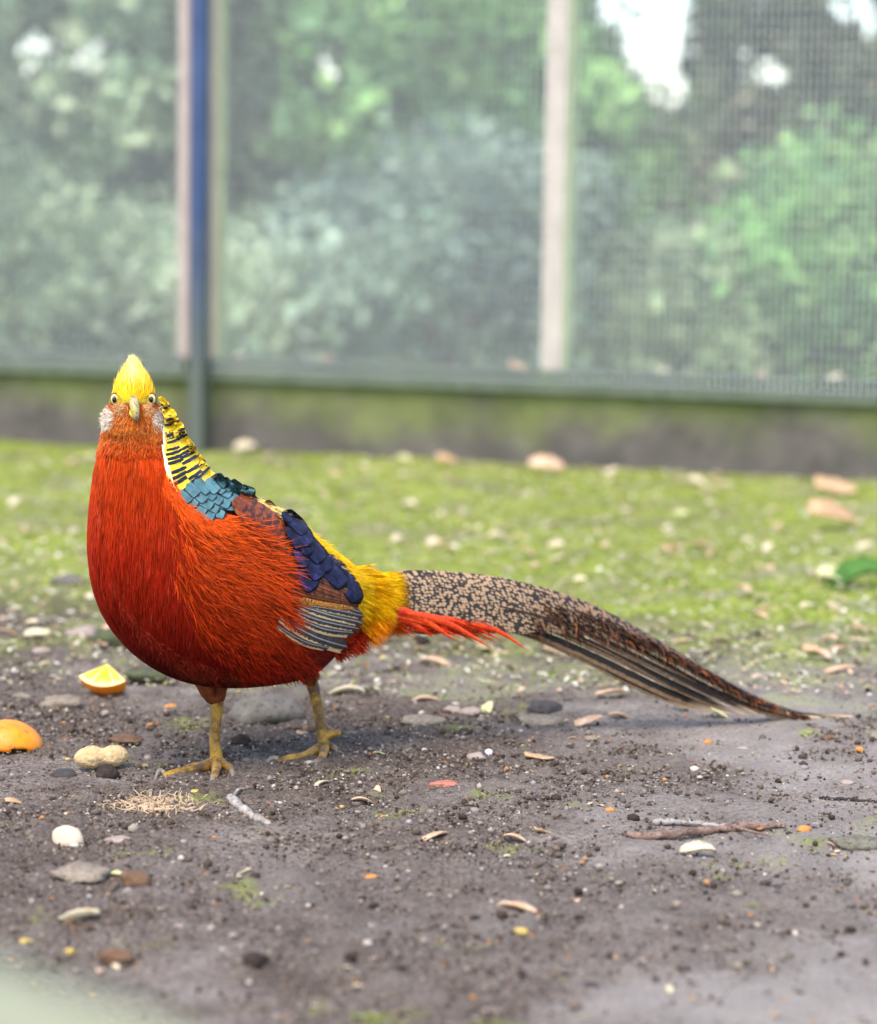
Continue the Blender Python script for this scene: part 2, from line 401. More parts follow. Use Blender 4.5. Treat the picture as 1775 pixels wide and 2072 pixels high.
G1 = [srgb(160, 180, 136), srgb(188, 202, 162), srgb(128, 150, 120)]  # leaf palettes lightened to stand in for brighter light under open sky
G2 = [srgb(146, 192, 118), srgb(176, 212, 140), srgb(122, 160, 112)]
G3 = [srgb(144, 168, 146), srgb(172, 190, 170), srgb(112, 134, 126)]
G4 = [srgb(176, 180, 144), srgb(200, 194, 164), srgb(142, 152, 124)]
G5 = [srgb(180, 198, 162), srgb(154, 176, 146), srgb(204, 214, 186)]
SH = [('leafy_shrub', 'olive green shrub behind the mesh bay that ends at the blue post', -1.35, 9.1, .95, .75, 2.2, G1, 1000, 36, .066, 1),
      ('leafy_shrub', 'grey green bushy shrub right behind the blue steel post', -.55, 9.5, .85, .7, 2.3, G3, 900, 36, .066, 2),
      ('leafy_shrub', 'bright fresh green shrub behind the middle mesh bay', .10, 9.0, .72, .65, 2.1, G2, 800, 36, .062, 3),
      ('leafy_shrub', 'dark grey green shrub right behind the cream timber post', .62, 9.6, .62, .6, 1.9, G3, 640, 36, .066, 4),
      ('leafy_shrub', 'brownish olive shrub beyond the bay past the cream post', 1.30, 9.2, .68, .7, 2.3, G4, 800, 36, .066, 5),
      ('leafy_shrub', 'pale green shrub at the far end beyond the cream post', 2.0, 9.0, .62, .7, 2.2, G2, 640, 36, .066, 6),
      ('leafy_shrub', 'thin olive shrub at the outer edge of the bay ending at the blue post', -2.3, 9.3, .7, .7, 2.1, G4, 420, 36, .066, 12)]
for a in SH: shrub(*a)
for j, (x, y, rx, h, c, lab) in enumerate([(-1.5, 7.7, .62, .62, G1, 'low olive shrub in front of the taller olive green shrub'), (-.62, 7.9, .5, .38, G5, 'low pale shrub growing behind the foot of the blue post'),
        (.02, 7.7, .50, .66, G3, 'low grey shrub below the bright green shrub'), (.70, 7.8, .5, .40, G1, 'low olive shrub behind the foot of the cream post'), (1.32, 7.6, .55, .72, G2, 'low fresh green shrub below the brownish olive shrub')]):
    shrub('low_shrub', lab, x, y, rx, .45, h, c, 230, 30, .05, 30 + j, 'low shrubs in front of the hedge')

# ------------------------------------------------------------------ pheasant
BO = on_ground(540, 1546)
def Fd(th): return Vector((-math.cos(th), -math.sin(th), 0))
def Ld(th): return Vector((math.sin(th), -math.cos(th), 0))
TH = math.radians(36); BF, BL = Fd(TH), Ld(TH)
bird = empty('pheasant', (BO.x, BO.y, 0)); tag(bird, 'red and yellow long-tailed pheasant standing on the bare soil, facing the camera', 'pheasant')
def part(o): return adopt(o, bird)
# horizontal slices: row, left, right (picture units), heading deg, lateral half-width cm (or fore-aft when the head faces the camera), depth shift cm
ST = [(735, 263, 274, 86, .45, 1.6), (745, 252, 285, 86, .85, 1.4), (760, 241, 300, 86, 1.35, 1.1), (776, 232, 309, 86, 1.9, .7), (792, 226, 314, 86, 2.3, .3), (808, 223, 317, 86, 2.45, 0),
      (828, 217, 321, 85, 2.5, 0), (848, 213, 329, 78, 2.8, 0), (868, 211, 336, 66, 3.2, 0), (888, 210, 351, 55, 3.0, 0), (908, 206, 367, 48, 3.2, 0), (935, 198, 391, 42, 3.9, 0),
      (965, 193, 418, 38, 4.5, 0), (1000, 190, 461, 36, 5.1, 0), (1040, 189, 540, 36, 5.8, 0), (1084, 190, 606, 36, 6.4, 0), (1120, 194, 656, 36, 6.8, 0), (1156, 201, 710, 36, 7.1, 0),
      (1190, 211, 742, 36, 7.2, 0), (1225, 225, 748, 36, 7.1, 0), (1260, 244, 738, 36, 6.8, 0), (1295, 268, 716, 36, 6.3, 0), (1325, 296, 692, 36, 5.6, 0), (1352, 330, 668, 36, 4.8, 0),
      (1372, 366, 650, 36, 3.9, 0), (1386, 404, 628, 36, 2.9, 0), (1393, 450, 590, 36, 1.8, 0)]
ST = np.array(ST, float); lo_ = ST[:, 0] > 1240; ST[lo_, 0] -= 13 * (ST[lo_, 0] - 1240) / 153
rows = np.linspace(ST[0, 0], ST[-1, 0], 190)
P_ = np.stack([np.interp(rows, ST[:, 0], ST[:, j]) for j in range(6)], 1)
kern = np.array([1, 2, 3, 2, 1.]) / 9
for j in range(1, 6):
    q = np.pad(P_[:, j], 2, mode='edge'); 
    for _ in range(2):
        q2 = np.convolve(q, kern, 'valid'); q = np.pad(q2, 2, mode='edge')
    P_[1:-1, j] = q2[1:-1]
NPH = 96; bv = []; bodyF = []
for (yy, xl, xr, th, g, dz) in P_:
    th = math.radians(th); c = on_plane((xl + xr) / 2, yy, BO, BL)
    depth = (c - CAMP).dot(d0); half = (xr - xl) / 2 * depth / FPX
    if math.degrees(th) > 60:
        a = g / 100; b = math.sqrt(max(half ** 2 - (a * math.cos(th)) ** 2, 1e-7)) / math.sin(th)
    else:
        b = g / 100; a = math.sqrt(max(half ** 2 - (b * math.sin(th)) ** 2, 1e-7)) / math.cos(th)
    c = c + Vector((0, dz / 100, 0)); f, l = Fd(th), Ld(th)
    for i in range(NPH):
        ph = 2 * math.pi * i / NPH
        bv.append(c + f * (a * math.cos(ph)) + l * (b * math.sin(ph)))
bv = np.array([tuple(p) for p in bv]); NS = len(P_)
for i in range(NS - 1):
    for j in range(NPH):
        bodyF.append((i * NPH + j, i * NPH + (j + 1) % NPH, (i + 1) * NPH + (j + 1) % NPH, (i + 1) * NPH + j))
top = bv[:NPH].mean(0) + np.array([0, 0, .002]); bot = bv[-NPH:].mean(0) - np.array([0, 0, .003])
bv = np.vstack([bv, top, bot]); nb = len(bv)
for j in range(NPH):
    bodyF.append((nb - 2, (j + 1) % NPH, j)); bodyF.append((nb - 1, (NS - 1) * NPH + j, (NS - 1) * NPH + (j + 1) % NPH))
BVH = BVHTree.FromPolygons([tuple(p) for p in bv], bodyF)
BLn, BOn = np.array(BL), np.array(BO)
def inpoly(px, py, poly):
    px = np.asarray(px, float); py = np.asarray(py, float); r = np.zeros(px.shape, bool); n = len(poly)
    for i in range(n):
        x1, y1 = poly[i]; x2, y2 = poly[(i + 1) % n]
        c = ((y1 > py) != (y2 > py)) & (px < (x2 - x1) * (py - y1) / ((y2 - y1) or 1e-9) + x1); r ^= c
    return r
def left_proj(P):
    """picture position of points, taken on the bird's left side (right-side points are mirrored over)"""
    P = np.array(P, float); wv = (P - BOn) @ BLn
    neg = (wv < 0) & (P[:, 2] < .27); Q = P.copy(); Q[neg] -= 2 * wv[neg, None] * BLn
    return project(Q)
WING = [(452, 1032), (500, 1008), (545, 1030), (600, 1072), (655, 1120), (700, 1165), (728, 1210), (730, 1255), (705, 1305), (640, 1300), (590, 1260), (575, 1200), (560, 1130), (520, 1080)]
RUMP = [(500, 1003), (560, 1030), (640, 1092), (720, 1150), (830, 1150), (830, 1290), (735, 1280), (728, 1210), (700, 1165), (655, 1120), (600, 1072), (545, 1030)]
MANT = [(362, 992), (395, 1030), (425, 1048), (455, 1040), (512, 1006), (470, 984), (440, 975)]
CAPE = [(322, 812), (335, 825), (372, 880), (420, 945), (452, 985), (440, 1000), (400, 1010), (365, 1000), (350, 975), (338, 930), (330, 880)]
RED_T, RED_M, RED_B = np.array(srgb(194, 62, 6)), np.array(srgb(166, 34, 5)), np.array(srgb(104, 12, 5))  # breast to belly: partly darker plumage, partly shade put into the colour
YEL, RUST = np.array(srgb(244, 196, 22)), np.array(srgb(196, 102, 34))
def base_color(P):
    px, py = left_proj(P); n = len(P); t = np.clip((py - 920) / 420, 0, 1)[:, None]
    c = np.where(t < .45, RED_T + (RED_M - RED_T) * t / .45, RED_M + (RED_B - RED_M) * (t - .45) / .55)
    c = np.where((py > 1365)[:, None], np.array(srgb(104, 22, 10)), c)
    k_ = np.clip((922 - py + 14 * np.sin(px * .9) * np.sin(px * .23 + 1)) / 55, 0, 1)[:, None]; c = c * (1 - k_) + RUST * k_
    c[py < 815] = np.array(srgb(240, 206, 50))
    side = (np.abs(px - 268) > 40) & (py > 822) & (py < 864); c[side] = np.array(srgb(206, 186, 164))
    c[inpoly(px, py, WING)] = np.array(srgb(92, 40, 20))
    c[inpoly(px, py, RUMP)] = YEL * .9
    c[inpoly(px, py, MANT)] = np.array(srgb(20, 40, 44))
    c[inpoly(px, py, CAPE)] = np.array(srgb(180, 140, 20))
    return c
PLUM = NT('plumage', .6, .12); PLUM = PLUM.color(PLUM.col())
k = NT('under_plumage', .7, .15); cc_ = k.mix(k.ramp(k.noise(900, 3, .6, k.coord()), [(.35, .8), (.7, .35)]), k.col(), (.02, .004, .002)); UNDER = k.color(cc_)  # darkened so the gaps between strands look shaded
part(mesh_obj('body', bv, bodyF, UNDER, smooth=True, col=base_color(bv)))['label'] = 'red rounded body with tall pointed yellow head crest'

def surf(x, y):
    d = ray(x, y).normalized(); loc, n, i, t = BVH.ray_cast(CAMP, d)
    if loc is None:
        p = on_plane(x, y, BO + BL * .012, BL); return p, BL
    return loc, (n if n.dot(d) < 0 else -n)
def surf_s(x, y):
    """surface point, with misses bridged smoothly from the nearest body point"""
    d = ray(x, y).normalized(); loc, n, i, t = BVH.ray_cast(CAMP, d)
    if loc is not None: return loc, (n if n.dot(d) < 0 else -n)
    for k_ in range(1, 14):
        for (ax, ay) in ((-5, 0), (-4, -3), (-4, 3), (0, -5), (0, 5)):
            l2, n2, i2, t2 = BVH.ray_cast(CAMP, ray(x + ax * k_, y + ay * k_).normalized())
            if l2 is not None: return CAMP + d * t2, (n2 if n2.dot(d) < 0 else -n2)
    return on_plane(x, y, BO + BL * .012, BL), BL

# ---- flat vaned feathers laid on the body: outline drawn along a quill, every vertex dropped on the surface
def prof_round(v): return min(1, (v / .18)) ** .6 * (1 if v < .6 else math.sqrt(max(0, 1 - ((v - .6) / .4) ** 2.4)))
def prof_long(v): return (.35 + .65 * min(1, v / .35)) * (1 if v < .82 else math.sqrt(max(0, 1 - ((v - .82) / .18) ** 2.2)))
def prof_square(v): return (.6 + .4 * min(1, v / .4)) * (1 if v < .86 else math.sqrt(max(0, 1 - ((v - .86) / .14) ** 3)))
def prof_lance(v): return (.5 + .5 * min(1, v / .25)) * (1 - max(0, (v - .3) / .7) ** 1.6)
def vane(name, quill, width, layer, mat, parent, prof=prof_round, nv=9, nu=6, camber=.0012, sf=surf_s, tilt=.0006, col=None):
    q, _ = smooth_path([(a, b, 0) for a, b in quill], [0] * len(quill), nv + 1); V = []; U = []; F = []
    for i in range(nv + 1):
        t = q[min(i + 1, nv)] - q[max(i - 1, 0)]; t = t / (np.hypot(t[0], t[1]) + 1e-9); sx, sy = -t[1], t[0]; vv = i / nv
        wd = width * max(prof(vv), .04) / 2
        for j in range(nu + 1):
            uu = 2 * j / nu - 1
            p, n = sf(q[i][0] + sx * uu * wd, q[i][1] + sy * uu * wd)
            V.append(p + n * (layer + camber * (1 - uu * uu) + tilt * vv)); U.append((j / nu, vv))
    for i in range(nv):
        for j in range(nu):
            a = i * (nu + 1) + j; F.append((a, a + 1, a + nu + 2, a + nu + 1))
    o = mesh_obj(name, V, F, mat, smooth=True, uv=U, col=None if col is None else np.tile(col, (len(V), 1)))
    o.parent = parent; o.matrix_parent_inverse = Matrix.Translation(bird.location).inverted()
    return o
def sub_empty(name, label=None):
    o = empty(name, bird.location); o.parent = bird; o.matrix_parent_inverse = Matrix.Translation(bird.location).inverted()
    if label: o['label'] = label
    return o
def vane_mat(name, fn, rough=.5, spec=.25, bump=.2):
    k = NT(name, rough, spec); u, v = k.uv()
    rv = k.n('ShaderNodeObjectInfo').outputs['Random']; g_ = k.math('MULTIPLY_ADD', rv, .5, .75); hs = k.n('ShaderNodeHueSaturation'); k.l(g_, hs.inputs['Value']); k.l(fn(k, u, v), hs.inputs['Color']); k.color(hs.outputs['Color'])
    bar = k.n('ShaderNodeTexWave'); bar.inputs['Scale'].default_value = 22; bar.inputs['Distortion'].default_value = 2; bar.wave_type = 'BANDS'; bar.bands_direction = 'DIAGONAL'
    k.l(k.n('ShaderNodeTexCoord').outputs['UV'], bar.inputs['Vector']); k.bump(bar.outputs['Fac'], bump, .0006); return k.m
def edge_dist(k, u):    # 1 at quill, 0 at vane edge
    return k.math('SUBTRACT', 1.0, k.math('ABSOLUTE', k.math('MULTIPLY_ADD', u, 2.0, -1.0)))
def rim(k, u, v, wu=.18, wv=.14):
    a = k.math('LESS_THAN', edge_dist(k, u), wu); b = k.math('GREATER_THAN', v, 1 - wv); return k.math('MAXIMUM', a, b)

# mantle: teal scales edged black
def f_teal(k, u, v):
    c = k.ramp(k.noise(160, 3, .6, k.coord()), [(.3, srgb(56, 92, 96)), (.7, srgb(92, 132, 134))])
    return k.mix(rim(k, u, v, .15, .15), c, srgb(8, 12, 16))
TEAL = vane_mat('teal_scale', f_teal, .4, .5)
mantle = sub_empty('mantle', 'teal scale-like mantle feathers edged with black')
R = random.Random(3); lay = .0010
rowsM = [((366, 1000), (428, 1050), 4), ((382, 992), (448, 1046), 5), ((400, 988), (470, 1033), 5), ((420, 984), (488, 1020), 5), ((440, 978), (508, 1008), 5)]
for ri, (A, B, n) in enumerate(rowsM[::-1]):
    for q in range(n):
        t = (q + .5) / n; x = A[0] + (B[0] - A[0]) * t + R.uniform(-3, 3); y = A[1] + (B[1] - A[1]) * t + R.uniform(-3, 3)
        L = R.uniform(34, 44) * (1 - .2 * t * (ri < 2)); ang = math.radians(28 + 35 * t * 0 + R.uniform(-8, 8))
        ang = math.radians(55 - 45 * (4 - ri) / 4 * 0 - 40 * t + R.uniform(-8, 8))
        vane('feather', [(x - math.cos(ang) * L * .6, y - math.sin(ang) * L * .6), (x + math.cos(ang) * L * .4, y + math.sin(ang) * L * .4)], R.uniform(19, 25), .0012 + .0003 * (4 - ri) + .00012 * (n - q), TEAL, mantle, camber=.0004, tilt=.0010)

# cape: rows of square-ended yellow feathers with blue-black bars
def f_cape(k, u, v):
    nz = k.math('MULTIPLY_ADD', k.noise(300, 2, .5, k.coord()), .10, -.05)
    vv = k.math('ADD', v, nz)
    bar = k.math('MULTIPLY', k.math('GREATER_THAN', vv, .68), k.math('LESS_THAN', vv, .955))
    c = k.ramp(k.noise(420, 3, .6, k.coord()), [(.3, srgb(226, 176, 16)), (.7, srgb(250, 216, 48))])
    return k.mix(bar, c, srgb(22, 24, 38))
CAPEM = vane_mat('barred_cape', f_cape, .45, .35)
cape = sub_empty('cape', 'yellow cape with blue-black bars down the nape')
capeL, _ = smooth_path([(321, 815, 0), (330, 850, 0), (333, 890, 0), (338, 930, 0), (347, 968, 0), (368, 1000, 0)], [0] * 6, 24)
capeR, _ = smooth_path([(326, 812, 0), (345, 842, 0), (366, 882, 0), (390, 922, 0), (416, 958, 0), (447, 990, 0)], [0] * 6, 24)
NR_ = 17
for i in range(NR_):
    t = i / (NR_ - 1); fi = t * 21 + 1.5; a = capeL[min(int(fi), 23)]; b = capeR[min(int(fi), 23)]; wd = np.hypot(*(b - a)[:2])
    n = 1 if i < 6 else 2
    for q in range(n):
        s_ = (q + .5) / n; x, y = (a + (b - a) * s_)[:2] + np.array([R.uniform(-2, 2), R.uniform(-2.5, 2.5)])
        y += 5 * (1 - (2 * s_ - 1) ** 2) - 2
        j = min(int(fi), 22); dl = capeL[j + 1] - capeL[max(j - 1, 0)]; dr = capeR[j + 1] - capeR[max(j - 1, 0)]; d = dl * (1 - s_) + dr * s_; d = d[:2] / np.hypot(*d[:2])
        L = 18 + 11 * t
        vane('feather', [(x - d[0] * L, y - d[1] * L), (x + d[0] * 3, y + d[1] * 3)], wd / n * 1.22 + 3, .0030 + .0014 * math.sin(math.pi * min(1, t * 1.1)) - .00009 * i + .0002 * (q % 2), CAPEM, cape, prof_square, 7, 5, .0004, tilt=.0006)
PALE = simple_mat('pale_shaft', srgb(206, 194, 150), srgb(232, 224, 190), 80, .5)
for (A, B, C, wd) in (((327, 862), (333, 920), (349, 985), 7), ((325, 900), (335, 945), (352, 992), 5), ((331, 930), (336, 955), (345, 975), 6)):
    vane('feather', [A, B, C], wd, .0025, PALE, cape, prof_lance, 8, 3, .0006)['label'] = 'pale straw-coloured under-feather of the cape'

# wing
def Z3(x, y): return (454.4 + x * .24, 979.8 + y * .24)
def f_blue(k, u, v):
    c = k.ramp(k.noise(120, 4, .6, k.coord()), [(.3, srgb(18, 19, 34)), (.55, srgb(32, 34, 60)), (.72, srgb(58, 54, 104))])
    return k.mix(rim(k, u, v, .18, .12), c, srgb(5, 5, 10))
BLUE = vane_mat('blue_tertial', f_blue, .55, .08)
def f_brown(k, u, v):
    c = k.ramp(k.noise(260, 4, .65, k.coord()), [(.35, srgb(58, 26, 12)), (.52, srgb(116, 56, 22)), (.7, srgb(150, 82, 36))])
    st = k.math('GREATER_THAN', k.math('SINE', k.math('MULTIPLY', u, 26.0)), .55)
    return k.mix(k.math('MULTIPLY', st, .75), c, srgb(26, 14, 10))
BROWN = vane_mat('brown_secondary', f_brown)
def f_prim(k, u, v):
    nz = k.math('MULTIPLY_ADD', k.noise(420, 3, .6, k.coord()), .5, -.25); uu = k.math('ADD', u, nz)
    c = k.ramp(k.noise(200, 3, .6, k.coord()), [(.3, srgb(42, 38, 38)), (.7, srgb(76, 70, 68))])
    c = k.mix(k.math('MULTIPLY', k.math('GREATER_THAN', uu, .74), k.math('LESS_THAN', v, .86)), c, srgb(218, 192, 142))
    return k.mix(k.math('LESS_THAN', k.math('ABSOLUTE', k.math('SUBTRACT', u, .42)), .04), c, srgb(150, 146, 144))
PRIM = vane_mat('barred_primary', f_prim)
def f_chest(k, u, v):
    c = k.ramp(k.noise(300, 4, .6, k.coord()), [(.3, srgb(84, 32, 12)), (.55, srgb(128, 56, 18)), (.75, srgb(164, 84, 28))])
    return k.mix(k.math('MULTIPLY', k.math('GREATER_THAN', k.math('ADD', v, k.math('MULTIPLY', k.noise(200, 2, .5, k.coord()), .5)), .98), .75), c, srgb(40, 22, 18))
CHEST = vane_mat('chestnut_covert', f_chest)
def f_och(k, u, v):
    c = k.ramp(k.noise(600, 3, .7, k.coord()), [(.40, srgb(30, 22, 16)), (.48, srgb(160, 100, 36)), (.7, srgb(184, 124, 52))])
    return c
OCHRE = vane_mat('mottled_ochre', f_och)
wing = sub_empty('wing', 'folded wing with chestnut shoulder, dark blue coverts and pale-barred primaries')
prim = [((430, 1190), (660, 1320), (860, 1365), 70), ((450, 1130), (760, 1290), (1035, 1365), 125), ((520, 1090), (800, 1210), (1065, 1240), 90), ((500, 1040), (800, 1150), (1110, 1205), 85),
        ((600, 1020), (860, 1100), (1135, 1160), 85), ((700, 1025), (920, 1060), (1140, 1105), 80), ((800, 1020), (960, 1035), (1110, 1070), 60)]
for i, (a, b, c, wd) in enumerate(prim):
    vane('feather', [Z3(*a), Z3(*b), Z3(*c)], wd * .24, .0020 + .0003 * i, PRIM, wing, prof_long, 14, 6, .0012)['label'] = 'dark grey primary with cream edge'
sec = [((430, 930), (760, 1000), (1060, 1040), 80, OCHRE), ((470, 880), (800, 950), (1090, 1010), 90, BROWN), ((540, 800), (840, 900), (1100, 985), 110, BROWN), ((640, 760), (880, 850), (1100, 960), 100, BROWN)]
for i, (a, b, c, wd, m) in enumerate(sec):
    vane('feather', [Z3(*a), Z3(*b), Z3(*c)], wd * .24, .0038 + .0003 * i, m, wing, prof_long, 14, 6, .0012)['label'] = 'streaked brown secondary'
# chestnut coverts
CH = [(455, 1032), (502, 1012), (545, 1034), (572, 1058), (590, 1100), (605, 1170), (600, 1205), (580, 1180), (560, 1130), (520, 1080)]
pts = []
for gy in range(1014, 1206, 14):
    for gx in range(450, 612, 16):
        x, y = gx + R.uniform(-4, 4), gy + R.uniform(-4, 4)
        if inpoly([x], [y], CH)[0]: pts.append((x, y))
pts.sort(key=lambda p: -(p[0] * .6 + p[1]))
for i, (x, y) in enumerate(pts):
    ang = math.radians(48 + R.uniform(-12, 12)); L = R.uniform(34, 46)
    vane('feather', [(x - math.cos(ang) * L * .6, y - math.sin(ang) * L * .6), (x + math.cos(ang) * L * .4, y + math.sin(ang) * L * .4)], R.uniform(19, 26), .0040 + .000016 * i, CHEST, wing, prof_round, 8, 5, .0004, tilt=.0010)
blue = [((800, 600), (980, 780), (1112, 985), 165), ((770, 640), (880, 740), (1000, 850), 165), ((610, 660), (670, 780), (745, 870), 165), ((740, 540), (800, 640), (850, 745), 140), ((640, 580), (720, 690), (790, 790), 160),
        ((580, 540), (620, 620), (660, 705), 110), ((640, 470), (730, 570), (800, 665), 150), ((560, 420), (640, 510), (700, 605), 140), ((500, 380), (560, 470), (600, 560), 90), ((520, 300), (620, 420), (690, 545), 140), ((470, 265), (570, 350), (655, 445), 125), ((455, 270), (500, 310), (525, 350), 70)]
for i, (a, b, c, wd) in enumerate(blue):
    vane('feather', [Z3(q_[0] - 16, q_[1] + 22) for q_ in (a, b, c)], wd * .23, .0052 + .00025 * i, BLUE, wing, prof_round, 10, 7, .0006, tilt=.0010)['label'] = 'dark blue rounded covert'

# ---- strands: fine hair-like barbs, many thousands, one mesh per coat
def strands(name, roots, tips, mids, width, cols, mat=None, parent=None, tipcol=None):
    """ribbons root -> mid -> tip, all (n,3); 4 spans; the ribbon faces outward"""
    n = len(roots); K = 5; t = np.linspace(0, 1, K)[:, None, None]
    Pp = (1 - t) ** 2 * roots[None] + 2 * t * (1 - t) * mids[None] + t ** 2 * tips[None]
    tan = np.gradient(Pp, axis=0); tan /= np.linalg.norm(tan, axis=2)[..., None] + 1e-9
    ctr = np.array([0, 0, CAM_H]) * .0
    out = Pp - np.array([BO.x, BO.y, .17]); out[..., 2] *= .6
    side = np.cross(tan, out); side /= np.linalg.norm(side, axis=2)[..., None] + 1e-9
    ang = rng.normal(0, .3, (1, n, 1)); nn = np.cross(side, tan); side = side * np.cos(ang) + nn * np.sin(ang)
    wp = np.array([.75, 1, .9, .6, .08])[:, None, None] * (np.asarray(width) / 2).reshape(1, -1, 1)
    A = Pp - side * wp; B = Pp + side * wp
    V = np.stack([A, B], 2).transpose(1, 0, 2, 3).reshape(-1, 3)          # n, K, 2
    base = (np.arange(n) * K * 2)[:, None]; q = []
    for i in range(K - 1): q.append(np.concatenate([base + 2 * i, base + 2 * i + 1, base + 2 * i + 3, base + 2 * i + 2], 1))
    F = np.stack(q, 1).reshape(-1, 4)
    c = np.repeat(cols[:, None, :], K * 2, 1)
    if tipcol is not None:
        f = np.repeat(np.linspace(0, 1, K) ** 2, 2)[None, :, None]; c = c * (1 - f) + tipcol[:, None, :] * f
    o = mesh_obj(name, V, F, mat or PLUM, smooth=True, col=c.reshape(-1, 3)); o['kind'] = 'stuff'
    o.parent = parent or bird; o.matrix_parent_inverse = Matrix.Translation(bird.location).inverted(); return o

def sample_body(n):
    tri = []
    for f in bodyF:
        tri.append((f[0], f[1], f[2]))
        if len(f) == 4: tri.append((f[0], f[2], f[3]))
    tri = np.array(tri); a, b, c = bv[tri[:, 0]], bv[tri[:, 1]], bv[tri[:, 2]]
    nr = np.cross(b - a, c - a); ar = np.linalg.norm(nr, axis=1) / 2
    w_ = ar * np.where(nr[:, 1] < 0, 1.0, .45) * np.where(a[:, 2] > .295, 1.6, 1)
    i = rng.choice(len(tri), n, p=w_ / w_.sum()); r1 = np.sqrt(rng.random(n))[:, None]; r2 = rng.random(n)[:, None]
    P = a[i] * (1 - r1) + b[i] * r1 * (1 - r2) + c[i] * r1 * r2
    N = nr[i] / (2 * ar[i][:, None] + 1e-12)
    ctr = np.array([BO.x, BO.y, 0]); 
    # outward
    o = P - np.array([P[:, 0] * 0 + 0, P[:, 0] * 0, P[:, 0] * 0]).T
    return P, N
P, N = sample_body(125000)
loc_c = np.stack([np.interp(-P[:, 2], -bv[:NS * NPH].reshape(NS, NPH, 3).mean(1)[:, 2], bv[:NS * NPH].reshape(NS, NPH, 3).mean(1)[:, j]) for j in range(3)], 1)
flip = ((P - loc_c) * N).sum(1) < 0; N[flip] *= -1
px, py = left_proj(P)
wingm = inpoly(px, py, WING); rump = inpoly(px, py, RUMP); mant = inpoly(px, py, MANT) | inpoly(px, py, CAPE)
keep = ~(wingm | mant | (py < 818)); P, N, px, py, rump = P[keep], N[keep], px[keep], py[keep], rump[keep]
n = len(P); back = -np.array(BF); down = np.array([0, 0, -1.0])
uu = (P - BOn) @ np.array(BF)
beta = np.clip((.115 - uu) / .13, 0, 1.0); beta = np.where(py < 930, 0, beta)
flow = down[None] * (1 - .62 * beta)[:, None] + back[None] * (beta * 1.05)[:, None]
flow = np.where(rump[:, None], back * 1.0 + down * .45, flow)
flow += rng.normal(0, .06, (n, 3)); flow -= (flow * N).sum(1)[:, None] * N; flow /= np.linalg.norm(flow, axis=1)[:, None] + 1e-9
Ls = np.where(py < 915, rng.uniform(.004, .009, n), rng.uniform(.010, .020, n)); Ls = np.where(rump, rng.uniform(.014, .024, n), Ls)
Ls = np.where(py > 1355, rng.uniform(.008, .014, n), Ls)
lift = np.where(py < 915, .20, .025)
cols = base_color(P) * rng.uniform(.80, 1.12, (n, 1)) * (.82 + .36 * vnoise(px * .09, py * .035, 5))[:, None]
hue = rng.normal(0, 1, n); cols[:, 1] *= np.clip(1 + .16 * hue, .5, 1.7)
dk = rng.random(n) < .06; cols[dk] *= .6
hl = rng.random(n) < .008; cols[hl] = cols[hl] * .7 + np.array([.5, .25, .15]) * .3  # a few strands paled, a highlight put into their colour
mids = P + flow * (Ls * .5)[:, None] + N * (.0010 + Ls * lift * .6)[:, None]
tips = P + flow * Ls[:, None]
tp = np.empty_like(tips)
for i in range(n):
    q, nn_, _, _ = BVH.find_nearest(Vector(tips[i])); tp[i] = q
tips = tp + N * (.0012 + Ls * lift * rng.uniform(.2, 1.2, n))[:, None]
strands('body_plumage', P + N * .0004, tips, mids, np.where(py < 915, rng.uniform(.0005, .0009, n), rng.uniform(.0004, .0008, n)), cols)

# ---- coats drawn along picture directions but lying on the body surface
def coat(name, roots, angs, lens, lifts, width, cols, curve=.15, parent=None, tipcol=None, jit=.0008):
    A = []; M = []; T = []
    for (x, y), a, L, (l0, l1) in zip(roots, angs, lens, lifts):
        b = a + curve * random.uniform(-1, 1.2)
        p0, n0 = surf_s(x, y); p1, n1 = surf_s(x + math.cos(a) * L * .5, y + math.sin(a) * L * .5)
        p2, n2 = surf_s(x + math.cos(b) * L, y + math.sin(b) * L)
        A.append(p0 + n0 * l0 * .4); M.append(p1 + n1 * (l0 * .4 + l1) * .62); T.append(p2 + n2 * l1 + Vector((random.gauss(0, jit), random.gauss(0, jit), random.gauss(0, jit))))
    f = lambda q: np.array([tuple(v) for v in q])
    return strands(name, f(A), f(T), f(M), width, np.asarray(cols), parent=parent, tipcol=tipcol)
def rand_in(poly, n):
    xs_ = [p[0] for p in poly]; ys_ = [p[1] for p in poly]; out = []
    while len(out) < n:
        x = rng.uniform(min(xs_), max(xs_), n); y = rng.uniform(min(ys_), max(ys_), n); m = inpoly(x, y, poly); out += list(zip(x[m], y[m]))
    return out[:n]
# red flank plumes sweeping back over the wing
FL = [(330, 1010), (400, 1045), (440, 1050), (470, 1045), (500, 1075), (525, 1100), (545, 1140), (555, 1190), (560, 1240), (585, 1290), (620, 1322), (638, 1342), (600, 1368), (480, 1366), (400, 1295), (340, 1150)]
rt = [q_ for q_ in rand_in(FL, 6400) if random.random() < (q_[0] - 335) / 130]; rt.sort(key=lambda p: p[0])
x = np.array([p[0] for p in rt]); y = np.array([p[1] for p in rt])
ang = np.radians(18 + np.clip((y - 1060) / 300, 0, 1) * 26 + np.clip((430 - x) / 90, 0, 1) * 48) + rng.normal(0, .10, len(x))
ln = rng.uniform(26, 58, len(x)); ed = x > 470; ln = np.where(ed, rng.uniform(34, 84, len(x)), ln)
ln = np.where(y > 1290, rng.uniform(14, 30, len(x)), ln)
wm = inpoly(x + np.cos(ang) * ln, y + np.sin(ang) * ln, WING)
lf = [(.001, float(q)) for q in np.where(wm, rng.uniform(.0075, .0115, len(x)), rng.uniform(.0015, .004, len(x)))]
t = np.clip((y - 1040) / 330, 0, 1)[:, None]
